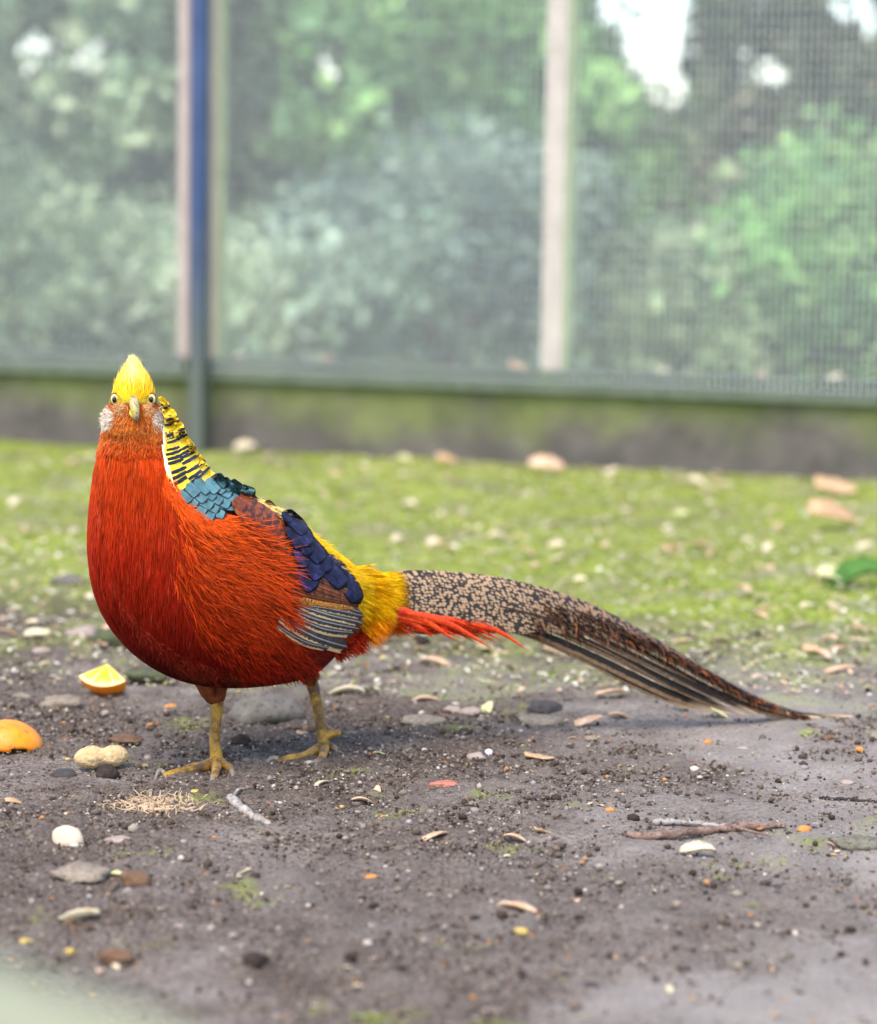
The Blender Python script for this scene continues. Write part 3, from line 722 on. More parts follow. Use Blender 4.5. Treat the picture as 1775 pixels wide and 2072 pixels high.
cl_ = (np.array(srgb(212, 76, 8)) * (1 - t) + np.array(srgb(156, 26, 6)) * t) * rng.uniform(.6, 1.25, (len(x), 1)); dk = rng.random(len(x)) < .24; cl_[dk] *= .34  # random dark strands: shade of the gaps put into the colour
coat('flank_plumes', rt, ang, ln, lf, rng.uniform(.0006, .0012, len(x)), cl_, .26)['label'] = 'loose hair-like red flank feathers lying over the wing'
# upper breast just below the cape, orange
rt = rand_in([(335, 935), (352, 985), (368, 1008), (420, 1050), (470, 1040), (480, 1060), (430, 1075), (360, 1040), (325, 980)], 900)
x = np.array([p[0] for p in rt]); y = np.array([p[1] for p in rt]); ang = np.radians(62 - np.clip((x - 340) / 130, 0, 1) * 40) + rng.normal(0, .12, len(x))
cl_ = np.array(srgb(226, 84, 16)) * rng.uniform(.65, 1.2, (len(x), 1))
coat('shoulder_plumes', rt, ang, rng.uniform(18, 34, len(x)), [(.001, .003)] * len(x), rng.uniform(.0007, .0013, len(x)), cl_)
# yellow back stripe and rump
rt = rand_in([(500, 1006), (545, 1026), (600, 1066), (650, 1106), (700, 1148), (745, 1156), (775, 1170), (778, 1250), (745, 1285), (722, 1262), (726, 1205), (690, 1160), (650, 1122), (596, 1078), (545, 1040)], 6000)
x = np.array([p[0] for p in rt]); y = np.array([p[1] for p in rt])
ang = np.radians(np.where(x < 700, 38, 9 + np.clip((y - 1160) / 110, 0, 1) * 46)) + rng.normal(0, .1, len(x)); ln = np.where(x < 700, rng.uniform(20, 40, len(x)), rng.uniform(22, 46, len(x))); ln = np.where((x > 730) & (y < 1185), ln * .7, ln)
cl_ = np.array(srgb(240, 188, 14)) * rng.uniform(.74, 1.08, (len(x), 1)); dk = rng.random(len(x)) < .08; cl_[dk] *= np.array([.7, .5, .4])
pl = x < 560; cl_[pl] = cl_[pl] * .4 + np.array(srgb(240, 220, 150)) * .6
tc = cl_.copy(); lo = (y > 1238); tc[lo] = np.array(srgb(226, 96, 18)) * rng.uniform(.7, 1.1, (lo.sum(), 1))
coat('rump_plumes', rt, ang, ln, [(.002 if q_ < 715 else .0005, float(q) * (1 if q_ < 715 else .5) + (.0025 if q_ < 715 else 0)) for q, q_ in zip(rng.uniform(.0015, .005, len(x)), x)], rng.uniform(.0005, .0009, len(x)), cl_, .10, tipcol=tc)['label'] = 'golden yellow hair-like rump feathers'
# red vent tuft
rt = rand_in([(690, 1262), (735, 1262), (742, 1285), (725, 1312), (700, 1318), (672, 1330)], 700)
x = np.array([p[0] for p in rt]); ang = np.radians(rng.uniform(15, 60, len(x)))
coat('vent_feathers', rt, ang, rng.uniform(12, 26, len(x)), [(.0, .002)] * len(x), rng.uniform(.0008, .0015, len(x)), np.array(srgb(170, 44, 18)) * rng.uniform(.5, 1.2, (len(x), 1)))
# belly fringe
rt = rand_in([(350, 1342), (400, 1368), (500, 1376), (600, 1370), (650, 1340), (660, 1320), (640, 1320), (560, 1358), (440, 1353), (380, 1335)], 1500)
x = np.array([p[0] for p in rt]); ang = np.radians(92 - (x - 500) * .12) + rng.normal(0, .25, len(x))
coat('belly_fringe', rt, ang, rng.uniform(5, 14, len(x)), [(.0, .001)] * len(x), rng.uniform(.0004, .0008, len(x)), np.array(srgb(140, 58, 28)) * rng.uniform(.4, 1.3, (len(x), 1)))
kx = np.array([228, 262, 300, 340, 385, 430]); ky = np.array([1225, 1282, 1318, 1347, 1367, 1378]); m_ = 1500; x = rng.uniform(232, 430, m_); y = np.interp(x, kx, ky) - rng.uniform(2, 34, m_)
ang = np.radians(np.interp(x, [230, 300, 430], [66, 50, 40])) + rng.normal(0, .16, m_)
coat('keel_fringe', list(zip(x + 8, y)), ang, rng.uniform(14, 30, m_), [(.0, .0016)] * m_, rng.uniform(.0006, .0011, m_), np.array(srgb(150, 30, 14)) * rng.uniform(.5, 1.25, (m_, 1)), tipcol=np.array(srgb(156, 50, 30)) * rng.uniform(.4, 1.1, (m_, 1)))
for (tx_, ty_, tr_, n_t) in ((430, 1372, 16, 420), (628, 1352, 10, 220)):      # down of the thighs
    fy = on_ground(440, 1552).y if tx_ < 500 else on_ground(656, 1520).y; A, M, T = [], [], []
    for i in range(n_t):
        x_ = tx_ + random.uniform(-1, 1) * tr_ * 1.2; y_ = ty_ + random.uniform(-8, 26); dpt = fy - .016 * math.sqrt(max(0, 1 - ((x_ - tx_) / (tr_ * 1.25)) ** 2)) * (1 - .3 * (y_ - ty_) / 26)
        p0 = at_depth(x_, y_, dpt); L_ = random.uniform(9, 18); p2 = at_depth(x_ + random.gauss(0, 2) + (tx_ + 8 - x_) * .3, y_ + L_, dpt - .001); A.append(tuple(p0)); T.append(tuple(p2)); M.append(tuple((p0 + p2) / 2 + Vector((0, -.0012, 0))))
    strands('thigh_down', np.array(A), np.array(T), np.array(M), rng.uniform(.0005, .0010, n_t), np.array(srgb(132, 62, 24)) * rng.uniform(.45, 1.25, (n_t, 1)))
# crest: silky yellow filaments rising from the bill to the point
rt = rand_in([(226, 812), (228, 790), (238, 766), (254, 746), (268, 738), (282, 746), (301, 766), (310, 790), (316, 812), (300, 800), (285, 810), (270, 806), (256, 812), (240, 800)], 3600)
x = np.array([p[0] for p in rt]); y = np.array([p[1] for p in rt])
hwf = lambda q: np.interp(q, [718, 726, 735, 745, 760, 776, 792, 808, 830], [1, 4, 9, 17, 29, 38, 43, 46, 50])
sl2 = np.clip((x - 268) / hwf(y), -.95, .95); ln = np.minimum(rng.uniform(16, 44, len(x)), np.maximum(y - 724 - .35 * np.abs(x - 268) + rng.uniform(-4, 4, len(x)), 6)); ty = y - ln; tx = 268 + sl2 * .93 * hwf(ty); fan = np.clip((y - 785) / 25, 0, 1)
tx = tx + np.sign(x - 268) * fan * 6 * (np.abs(x - 268) < 30); ang = np.arctan2(ty - y, tx - x); ln = np.hypot(tx - x, ty - y)
mid_ = np.exp(-((x - 268) / 24) ** 2)[:, None]
cl_ = (np.array(srgb(236, 208, 56)) * (1 - mid_) + np.array(srgb(246, 236, 156)) * mid_) * rng.uniform(.7, 1.05, (len(x), 1))
cl_ = np.where((y > 790)[:, None], np.array(srgb(238, 190, 24)) * rng.uniform(.75, 1.1, (len(x), 1)), cl_)
coat('crest', rt, ang, ln, [(.0005, float(q)) for q in rng.uniform(.0006, .0026, len(x))], rng.uniform(.0004, .0009, len(x)), cl_, .11, tipcol=np.minimum(cl_ * 1.1 + .04, 1), jit=.0011)['label'] = 'silky yellow crest rising to a point'
# cheeks and throat
for nm, poly, cnt, c0, angs, lab in (('cheek_tuft', [(217, 838), (227, 828), (238, 838), (235, 855), (216, 860)], 700, srgb(214, 198, 176), (120, 200), 'whitish cheek tuft'), ('cheek_tuft', [(320, 838), (312, 828), (301, 840), (304, 857), (324, 862)], 700, srgb(214, 198, 176), (-10, 70), 'whitish cheek tuft'),
        ('throat_ruff', [(232, 842), (258, 840), (272, 856), (290, 842), (310, 845), (330, 870), (332, 900), (320, 925), (290, 918), (262, 932), (236, 920), (206, 905), (208, 866)], 2100, srgb(204, 112, 44), (55, 125), None),
        ('lores', [(238, 812), (258, 820), (256, 838), (240, 832)], 380, srgb(206, 152, 100), (90, 150), None), ('lores', [(302, 812), (288, 820), (290, 838), (304, 832)], 380, srgb(206, 152, 100), (30, 90), None)):
    rt = rand_in(poly, cnt); a_ = np.radians(rng.uniform(*angs, cnt))
    cl_ = np.array(c0) * rng.uniform(.55, 1.2, (cnt, 1))
    if nm == 'throat_ruff': yy_ = np.array([p[1] for p in rt]); cl_ *= np.where((yy_ > 878) & (yy_ < 900), .7, 1.0)[:, None]
    if nm == 'throat_ruff':
        pb_ = rng.random(cnt) < .2; cl_[pb_] = np.array(srgb(206, 146, 92)) * rng.uniform(.7, 1.1, (pb_.sum(), 1))
        f_ = np.clip((yy_ - 878 + rng.normal(0, 9, cnt)) / 40, 0, 1)[:, None]; cl_ = cl_ * (1 - f_) + RED_T * rng.uniform(.6, 1.1, (cnt, 1)) * f_
    o = coat(nm, rt, a_, rng.uniform(7, 15, cnt), [(.0005, float(q)) for q in rng.uniform(.001, .003, cnt)], rng.uniform(.0004, .0008, cnt), cl_, .5)
    if lab: o['label'] = lab
# eyes and bill
def ball(name, c, r, mat, sq=(1, 1, 1)):
    return part(mesh_obj(name, ICO3 * np.array(sq) * r + np.array(c), ICO3F, mat, smooth=True))
IRIS = NT('iris', .3, .4).color(srgb(206, 196, 128)); PUP = NT('pupil', .08, .6).color((.004, .004, .005)); LID = NT('eye_rim', .7).color(srgb(96, 60, 34))
for ex, sx in ((232, -1), (307, 1)):
    p, n_ = surf(ex, 808); out = Vector((sx * .55, -.83, .05)).normalized()
    sk = ball('eye_ring', p + Vector((0, .0016, 0)), .0056, LID, (.75, .6, 1.1)); ey = ball('eye', p + out * .0004, .0043, IRIS, (.78, .7, 1.08))
    o = mesh_obj('pupil', ICO2 * np.array((.62, .5, .95)) * .0033 + np.array(p + Vector((-sx * .0003, -.0031, 0)) + out * .0004), ICO2F, PUP, smooth=True)
    o.parent = ey
k = NT('bill_horn', .35, .5); v = k.coord(); c = k.ramp(k.noise(180, 3, .5, v), [(.40, srgb(164, 142, 48)), (.5, srgb(180, 164, 104)), (.56, srgb(108, 106, 108))]); BILL = k.color(c)
pb, nbk = surf(271, 812); yb = pb.y
def bp(x_, y_, fw): return at_depth(x_, y_, yb - fw)
pth, rad = smooth_path([bp(271, 806, -.004), bp(271, 814, .004), bp(273, 828, .009), bp(275, 842, .0105), bp(276, 853, .009)], [.0036, .0045, .0042, .0030, .0009], 14)
V, F = tube(pth, rad, 14, .9); upb = part(mesh_obj('bill', V, F, BILL, smooth=True)); upb['label'] = 'short hooked pale yellow and grey bill'
pth, rad = smooth_path([bp(271, 828, -.002), bp(272, 838, .004), bp(274, 847, .006)], [.0052, .0047, .0018], 9)
V, F = tube(pth, rad, 12, .55); o = mesh_obj('lower_bill', V, F, NT('lower_bill_horn', .4, .45).color(srgb(206, 180, 60)), smooth=True); o.parent = upb

# ---- legs
k = NT('leg_scales', .5, .4); v = k.coord(); vo = k.n('ShaderNodeTexVoronoi'); vo.feature = 'DISTANCE_TO_EDGE'; vo.inputs['Scale'].default_value = 420
mp = k.n('ShaderNodeMapping'); mp.inputs['Scale'].default_value = (1, 1, .8); k.l(v, mp.inputs[0]); k.l(mp.outputs[0], vo.inputs['Vector'])
c = k.ramp(k.noise(70, 4, .6, v), [(.38, srgb(92, 70, 46)), (.48, srgb(144, 106, 42)), (.6, srgb(186, 142, 48))])
c = k.mix(k.ramp(vo.outputs['Distance'], [(.02, .6), (.14, 0.0)]), c, srgb(86, 64, 40)); k.bump(vo.outputs['Distance'], .6, .001); LEG = k.color(c)
CLAW = NT('claw_horn', .4, .4).color(srgb(128, 116, 100)); THIGH = simple_mat('thigh_down', srgb(84, 34, 16), srgb(124, 62, 26), 120, .8)
def leg(shank, radii, toes, claws, thigh, label):
    root = sub_empty('leg', label); fy = on_ground(*shank[-1]).y
    A = [at_depth(x_, y_, fy) for x_, y_ in shank[:-1]]; A.append(at_depth(shank[-1][0], shank[-1][1] - 6, fy))
    pieces = []; pth, rad = smooth_path(A, radii, 22); pieces.append(tube(pth, rad, 14))
    for tt, rr in toes:
        q = [A[-1] + Vector((0, 0, .002))] + [G(x_, y_, r_ * .75) for (x_, y_), r_ in zip(tt, rr[1:])]
        pth, rad = smooth_path(q, rr, 16); rad = rad * (1 + .10 * np.sin(np.linspace(0, 11, 16))); pieces.append(tube(pth, rad, 12))
    V, F = merge(pieces); o = mesh_obj('shank', V, F, LEG, smooth=True); o.parent = root; o.matrix_parent_inverse = Matrix.Translation(bird.location).inverted()
    for cw in claws:
        q = [G(x_, y_, l_) for x_, y_, l_ in cw]; pth, rad = smooth_path(q, [.0030, .0024, .0006], 9); V, F = tube(pth, rad, 8)
        o = mesh_obj('claw', V, F, CLAW, smooth=True); o.parent = root; o.matrix_parent_inverse = Matrix.Translation(bird.location).inverted()
    pth, rad = smooth_path([at_depth(x_, y_, fy) for x_, y_, _ in thigh], [r_ for _, _, r_ in thigh], 10); V, F = tube(pth, rad, 16); V = [v_ + Vector((random.gauss(0, .0005), random.gauss(0, .0005), 0)) for v_ in V]
    o = mesh_obj('thigh', V, F, THIGH, smooth=True); o.parent = root; o.matrix_parent_inverse = Matrix.Translation(bird.location).inverted()
leg([(436, 1360), (440, 1400), (438, 1450), (435, 1500), (440, 1552)], [.0095, .0074, .0052, .0051, .0066],
    [([(405, 1562), (360, 1571), (330, 1575)], [.0058, .0047, .0042, .0031]), ([(436, 1572), (431, 1582)], [.0058, .0042, .0030]), ([(462, 1560), (469, 1569)], [.0058, .0042, .003]), ([(408, 1556), (372, 1561)], [.006, .0044, .003])],
    [[(333, 1574, .004), (322, 1574, .0065), (313, 1582, .001)], [(431, 1582, .003), (430, 1587, .003), (430, 1592, .0005)], [(469, 1568, .003), (471, 1572, .003), (471, 1576, .0005)]],
    [(424, 1345, .021), (429, 1380, .0165), (434, 1402, .0125), (440, 1420, .0076)], 'front leg, yellow and scaly with feathered thigh')
leg([(622, 1352), (634, 1392), (644, 1440), (652, 1485), (656, 1520)], [.0078, .0060, .0051, .0053, .0066],
    [([(622, 1535), (590, 1541), (562, 1546)], [.0058, .0046, .0040, .0030]), ([(652, 1540), (640, 1549)], [.0056, .0042, .0030]), ([(668, 1516), (676, 1520)], [.005, .004, .003])],
    [[(563, 1545, .004), (550, 1545, .005), (534, 1551, .001)], [(640, 1548, .003), (638, 1553, .003), (637, 1559, .0005)], [(676, 1519, .003), (679, 1521, .003), (682, 1524, .0005)]],
    [(614, 1335, .014), (624, 1362, .0105), (631, 1380, .0075)], 'rear leg, yellow and scaly')
fy = on_ground(656, 1520).y; pth, rad = smooth_path([at_depth(655, 1492, fy), at_depth(668, 1486, fy), at_depth(683, 1484, fy), at_depth(687, 1490, fy)], [.005, .0045, .0038, .0012], 10)
V, F = tube(pth, rad, 10); part(mesh_obj('spur', V, F, LEG, smooth=True))

# ---- tail
T0 = on_plane(765, 1212, BO, BL); T1 = on_ground(1735, 1452); td = T1 - T0; td.z = 0; td.normalize(); TN = Vector((td.y, -td.x, 0))
if TN.y > 0: TN = -TN                                        # towards the camera
def on_tail(x_, y_, off=0.0): return on_plane(x_, y_, T0, TN) + TN * off
k = NT('reticulated_tail', .55, .3); u, v = k.uv(); co = k.n('ShaderNodeTexCoord').outputs['UV']
mp = k.n('ShaderNodeMapping'); mp.inputs['Scale'].default_value = (21, 108, 1); k.l(co, mp.inputs[0])
nz = k.n('ShaderNodeTexNoise'); nz.inputs['Scale'].default_value = .9; k.l(mp.outputs[0], nz.inputs['Vector'])
ad = k.n('ShaderNodeMix', data_type='RGBA', blend_type='LINEAR_LIGHT'); ad.inputs[0].default_value = .25; k.l(mp.outputs[0], ad.inputs[6]); k.l(nz.outputs['Color'], ad.inputs[7])
vo = k.n('ShaderNodeTexVoronoi'); vo.feature = 'F1'; vo.inputs['Scale'].default_value = 1.0; vo.inputs['Randomness'].default_value = .62; k.l(ad.outputs[2], vo.inputs['Vector'])
buff = k.mix(k.ramp(v, [(.3, 0.0), (.7, 1.0)]), srgb(164, 134, 102), srgb(116, 84, 60))
c = k.mix(k.ramp(vo.outputs['Distance'], [(.46, 0.0), (.54, 1.0)]), buff, srgb(40, 34, 32)); k.color(c); k.bump(vo.outputs['Distance'], .25, .0008); TAILM = k.m
k = NT('dark_tail_vane', .55, .3); u, v = k.uv(); b_ = k.math('GREATER_THAN', k.math('ADD', u, k.math('MULTIPLY_ADD', k.noise(160, 3, .6, k.coord()), .3, -.15)), .62)
c = k.mix(b_, k.ramp(k.noise(220, 3, .6, k.coord()), [(.3, srgb(20, 16, 14)), (.7, srgb(48, 36, 28))]), k.ramp(k.noise(300, 3, .6, k.coord()), [(.3, srgb(104, 80, 58)), (.7, srgb(150, 120, 90))]))
TDARK = k.color(k.mix(k.ramp(v, [(.86, 0.0), (.97, 1.0)]), c, srgb(206, 176, 140)))
REDL = NT('red_lance', .5, .3); c = REDL.ramp(REDL.noise(260, 3, .6, REDL.coord()), [(.3, srgb(186, 34, 12)), (.7, srgb(236, 84, 24))]); REDL = REDL.color(c)
tail = sub_empty('tail', 'long arched tail, buff netted with black, trailing to the ground')
def own(o, p=None):
    o.parent = p or tail; o.matrix_parent_inverse = Matrix.Translation(bird.location).inverted(); return o
TT = np.array([(745, 1166, 1262), (780, 1158, 1270), (830, 1153, 1276), (900, 1155, 1278), (1000, 1165, 1277), (1100, 1188, 1276), (1200, 1221, 1284), (1300, 1275, 1310), (1400, 1335, 1360), (1500, 1394, 1411), (1570, 1426, 1438), (1640, 1447, 1452)], float)
xs_ = np.linspace(745, 1640, 90); yt = np.interp(xs_, TT[:, 0], TT[:, 1]); yb_ = np.interp(xs_, TT[:, 0], TT[:, 2])
def sm(a):
    for _ in range(3): a = np.convolve(np.pad(a, 2, mode='edge'), kern, 'valid')
    return a
yt, yb_ = sm(yt), sm(yb_)
for sgn, nm in ((1, 'near'), (-1, 'far')):
    V = []; U = []; F = []; nu = 12
    for i, x_ in enumerate(xs_):
        Wd = .019 * (1 - i / 100) + .002; slant = (yb_[i] - yt[i]) * .22
        for j in range(nu + 1):
            s_ = j / nu; rag = 0 if j < nu else random.uniform(-2.5, 2.5)
            V.append(on_tail(x_ + slant * s_, yt[i] + (yb_[i] - yt[i]) * s_ + rag, sgn * Wd * math.sqrt(1 - (1 - s_) ** 2))); U.append((s_ * (yb_[i] - yt[i]) / 115, i / 89))
    for i in range(89):
        for j in range(nu):
            a = i * (nu + 1) + j; F.append((a, a + 1, a + nu + 2, a + nu + 1))
    own(mesh_obj('central_feather', V, F, TAILM, smooth=True, uv=U))['label'] = 'long buff central tail feather netted with black'
def tail_vane(quill, width, off, mat, prof=prof_long, nv=26, nu=4, lab=None, name='feather'):
    o = vane(name, quill, width, off, mat, tail, prof, nv, nu, .0012, sf=lambda x_, y_: (on_tail(x_, y_), TN), tilt=0)
    if lab: o['label'] = lab
    return o
for q, wd, off in (([(950, 1240), (1080, 1280), (1200, 1332), (1330, 1394), (1440, 1438)], 20, .006), ([(940, 1225), (1080, 1258), (1220, 1318), (1360, 1386), (1470, 1437)], 17, .009), ([(980, 1225), (1120, 1252), (1260, 1318), (1400, 1386), (1540, 1436), (1660, 1452)], 14, .011),
                   ([(1000, 1215), (1150, 1245), (1300, 1320), (1450, 1400), (1580, 1440), (1735, 1450)], 11, .007), ([(980, 1262), (1080, 1290), (1180, 1334), (1290, 1390), (1400, 1434)], 12, .004), ([(1150, 1230), (1280, 1290), (1400, 1360), (1500, 1412), (1600, 1446)], 10, .013), ([(960, 1230), (1100, 1262), (1230, 1318), (1370, 1396), (1500, 1444)], 9, .012), ([(1000, 1222), (1140, 1262), (1290, 1334), (1420, 1400), (1520, 1440)], 8, .015)):
    tail_vane(q, wd, off, TDARK, lab='dark brown side tail feather with pale edge')
tail_vane([(755, 1262), (860, 1271), (960, 1262), (1060, 1272)], 26, .002, TDARK)
for q, wd, off in (([(762, 1236), (815, 1252), (858, 1282)], 15, .024), ([(775, 1222), (835, 1244), (904, 1290)], 17, .026), ([(800, 1232), (880, 1250), (972, 1302)], 15, .0265), ([(860, 1240), (920, 1252), (965, 1272)], 10, .023), ([(935, 1255), (990, 1270), (1047, 1307)], 11, .024), ([(770, 1255), (800, 1268), (825, 1278)], 10, .0225), ([(780, 1240), (850, 1256), (918, 1284)], 9, .025), ([(850, 1236), (930, 1258), (1000, 1290)], 8, .0235)):
    tail_vane(q, wd, off, REDL, prof_lance, 12, 4, 'scarlet lance-shaped tail covert', 'tail_covert')
def tail_coat(name, n, xr_, yf, af, lr, cf, wr_, off=.022):
    A, M, T, C2 = [], [], [], []
    for i in range(n):
        x_ = random.uniform(*xr_); y_ = random.uniform(*yf(x_)); a = math.radians(af(x_, y_) + random.gauss(0, 5)); L = random.uniform(*lr); o_ = off + random.uniform(-.002, .002)
        s_ = np.clip((y_ - np.interp(x_, xs_, yt)) / max(np.interp(x_, xs_, yb_) - np.interp(x_, xs_, yt), 1), 0, 1); o_ = o_ * math.sqrt(max(.02, 1 - (1 - s_) ** 2))
        A.append(on_tail(x_, y_, o_ - .002)); T.append(on_tail(x_ + math.cos(a) * L, y_ + math.sin(a) * L, o_)); M.append(on_tail(x_ + math.cos(a) * L * .5, y_ + math.sin(a) * L * .5 - 2, o_ + .0015)); C2.append(np.array(cf(x_, y_)) * random.uniform(.72, 1.1))
    f = lambda q: np.array([tuple(v_) for v_ in q])
    return strands(name, f(A), f(T), f(M), rng.uniform(*wr_, n), np.array(C2))
tail_coat('rump_plumes', 2600, (738, 792), lambda x_: (np.interp(x_, xs_, yt) - 1, 1268), lambda x_, y_: 2 + 44 * max(0, (y_ - 1165) / 110), (14, 40), lambda x_, y_: srgb(240, 190, 14) if y_ < 1246 else srgb(222, 120, 14), (.0005, .0009))['label'] = 'golden rump feathers overlapping the tail base'
tail_coat('red_covert_barbs', 260, (770, 960), lambda x_: (1226 + (x_ - 770) * .12, 1262 + (x_ - 770) * .10), lambda x_, y_: 24, (24, 64), lambda x_, y_: srgb(206, 50, 12), (.0006, .0012), .0245)
# loose hanging barbs along the far half of the tail
A, M, T, W_, Cc = [], [], [], [], []
for i in range(900):
    x_ = random.uniform(1060, 1620); yy = np.interp(x_, xs_, yb_) - random.uniform(0, .7) * (np.interp(x_, xs_, yb_) - np.interp(x_, xs_, yt)); L = random.uniform(14, 46) * (1 - .5 * (x_ - 1130) / 460); o_ = random.uniform(.008, .022)
    a = math.radians(random.uniform(35, 95)); A.append(on_tail(x_, yy, o_)); T.append(on_tail(x_ + math.cos(a) * L, yy + math.sin(a) * L, o_ + random.uniform(-.004, .004))); M.append((A[-1] + T[-1]) / 2 + Vector((.002, -.001, .002))); W_.append(random.uniform(.0009, .002))
    Cc.append(np.array(random.choice([srgb(60, 40, 30), srgb(96, 62, 44), srgb(140, 84, 54), srgb(34, 26, 24)])))
f = lambda q: np.array([tuple(v_) for v_ in q])
strands('barbs', f(A), f(T), f(M), np.array(W_), np.array(Cc), parent=tail)

# ------------------------------------------------------------------ things lying on the ground
LANDMARKS = {'the orange wedge': (208, 1400), 'the emptied orange peel': (45, 1510), 'the peanut shell': (205, 1560), 'the round cream pebble': (138, 1712), 'the straw tuft': (320, 1640), 'the short grey stick': (508, 1655), 'the long brown twig': (1430, 1688), 'the tail tip': (1690, 1452), 'the front foot': (430, 1570), 'the rear foot': (640, 1540),
    'the flat brownish stone': (1096, 1470), 'the red brick chip': (900, 1592), 'the bone-shaped husk': (1045, 1848), 'the lumpy grey stone': (1730, 1715), 'the blurred foreground leaf': (150, 1990), 'the large off-white petal': (160, 1868), 'the drooping middle of the tail': (1300, 1400), 'the low grey stone': (858, 1470), 'the large orange kernel': (752, 1780), 'the blurred dark clod': (516, 1955), 'the thin dark twig': (1715, 1620)}
def nearest_mark(x, y): return min(LANDMARKS, key=lambda q: (LANDMARKS[q][0] - x) ** 2 + 4 * (LANDMARKS[q][1] - y) ** 2)
def moss_place(x, y):
    a_ = 'beside the breast of the pheasant' if x < 420 else 'behind the back of the pheasant' if x < 800 else 'behind the arched tail' if x < 1350 else 'past the drooping tail'
    return ('close to the wall, ' if y < 1010 + x * .04 else 'midway to the wall, ' if y < 1160 else 'at the thin moss edge, ') + a_
HUE = ['off-white', 'pinkish', 'greenish', 'tan', 'cream']; KHUE = ['orange', 'yellow', 'rust']
def scale_at(p): return (p - CAMP).dot(d0) / FPX
def lump_mesh(seed, amp=.25, freq=1.6, V0=ICO3, flat=1.0, facet=0.0):
    V = V0.copy(); s = seed * 13.7
    d = 1 + amp * n3(V * freq + s, seed) + amp * .45 * n3(V * freq * 2.6 + s, seed + 5) + amp * .2 * n3(V * freq * 6 + s, seed + 9)
    V = V * d[:, None]
    if facet:
        R = np.random.default_rng(seed)
        for _ in range(7):
            nv = R.normal(size=3); nv /= np.linalg.norm(nv); h = R.uniform(.62, .85); q = V @ nv; m = q > h; V[m] -= ((q[m] - h) * facet)[:, None] * nv
    V[:, 2] = np.where(V[:, 2] < -.45, -.45 + (V[:, 2] + .45) * .25, V[:, 2]); return V
def stone_mat(name, c1, c2, scale=90, dark=None, bump=.5, rough=.85): return simple_mat(name, c1, c2, scale, rough, .25, bump, .002, dark)
def stone(name, label, cat, box_, mat, seed, amp=.2, yaw=0.0, group=None, facet=0.0, deep=None, sink=.12):
    """box_ = (x0, y0, x1, y1) in the picture: width, height and where it touches the ground"""
    x0, y0, x1, y1 = box_; p = G((x0 + x1) / 2, y1 - .10 * (x1 - x0)); k_ = scale_at(p); wd = (x1 - x0) * k_; dp = deep or wd * .72; hh = max((y1 - y0) * k_ - .2 * dp, wd * .16)
    V = lump_mesh(seed, amp * (1.5 if name == 'stone' else 1.15), facet=max(facet, .55) if name == 'stone' else facet); ext = V.max(0) - V.min(0); mn = V.min(0)
    ca, sa = math.cos(yaw), math.sin(yaw); V = np.stack([V[:, 0] * ca - V[:, 1] * sa, V[:, 0] * sa + V[:, 1] * ca, V[:, 2]], 1); ext = V.max(0) - V.min(0); V = (V - (V.max(0) + V.min(0)) / 2) / ext
    V[:, 2] += .5 - sink; V = V * np.array([wd, dp, hh * (1 + sink)])
    o = mesh_obj(name, V, ICO3F, mat, smooth=True); o.location = p; tag(o, label, cat, group); return o
GREY = stone_mat('grey_stone', srgb(86, 81, 74), srgb(116, 110, 102), 70, srgb(74, 68, 62)); DARKS = stone_mat('dark_stone', srgb(52, 48, 48), srgb(78, 74, 74), 90)
TANS = stone_mat('tan_stone', srgb(112, 100, 86), srgb(148, 135, 118), 120, srgb(88, 77, 66)); CREAM = stone_mat('cream_stone', srgb(196, 172, 144), srgb(222, 202, 178), 60, None, .25)
BRWN = stone_mat('brown_stone', srgb(84, 62, 46), srgb(120, 92, 70), 100); REDS = stone_mat('red_stone', srgb(148, 88, 72), srgb(182, 120, 100), 160); CLOD = stone_mat('dark_clod', srgb(38, 30, 28), srgb(66, 54, 48), 220, None, 1.0, .95)
MOSSR = stone_mat('mossy_stone', srgb(62, 62, 54), srgb(88, 96, 58), 110, srgb(50, 48, 46), .9); PINK = stone_mat('pinkish_stone', srgb(136, 120, 110), srgb(164, 148, 138), 90)
LUMPY = stone_mat('lumpy_stone', srgb(84, 80, 68), srgb(122, 116, 102), 120, srgb(62, 60, 50), 1.0); WHITES = stone_mat('white_stone', srgb(190, 190, 196), srgb(222, 222, 228), 90, None, .3)
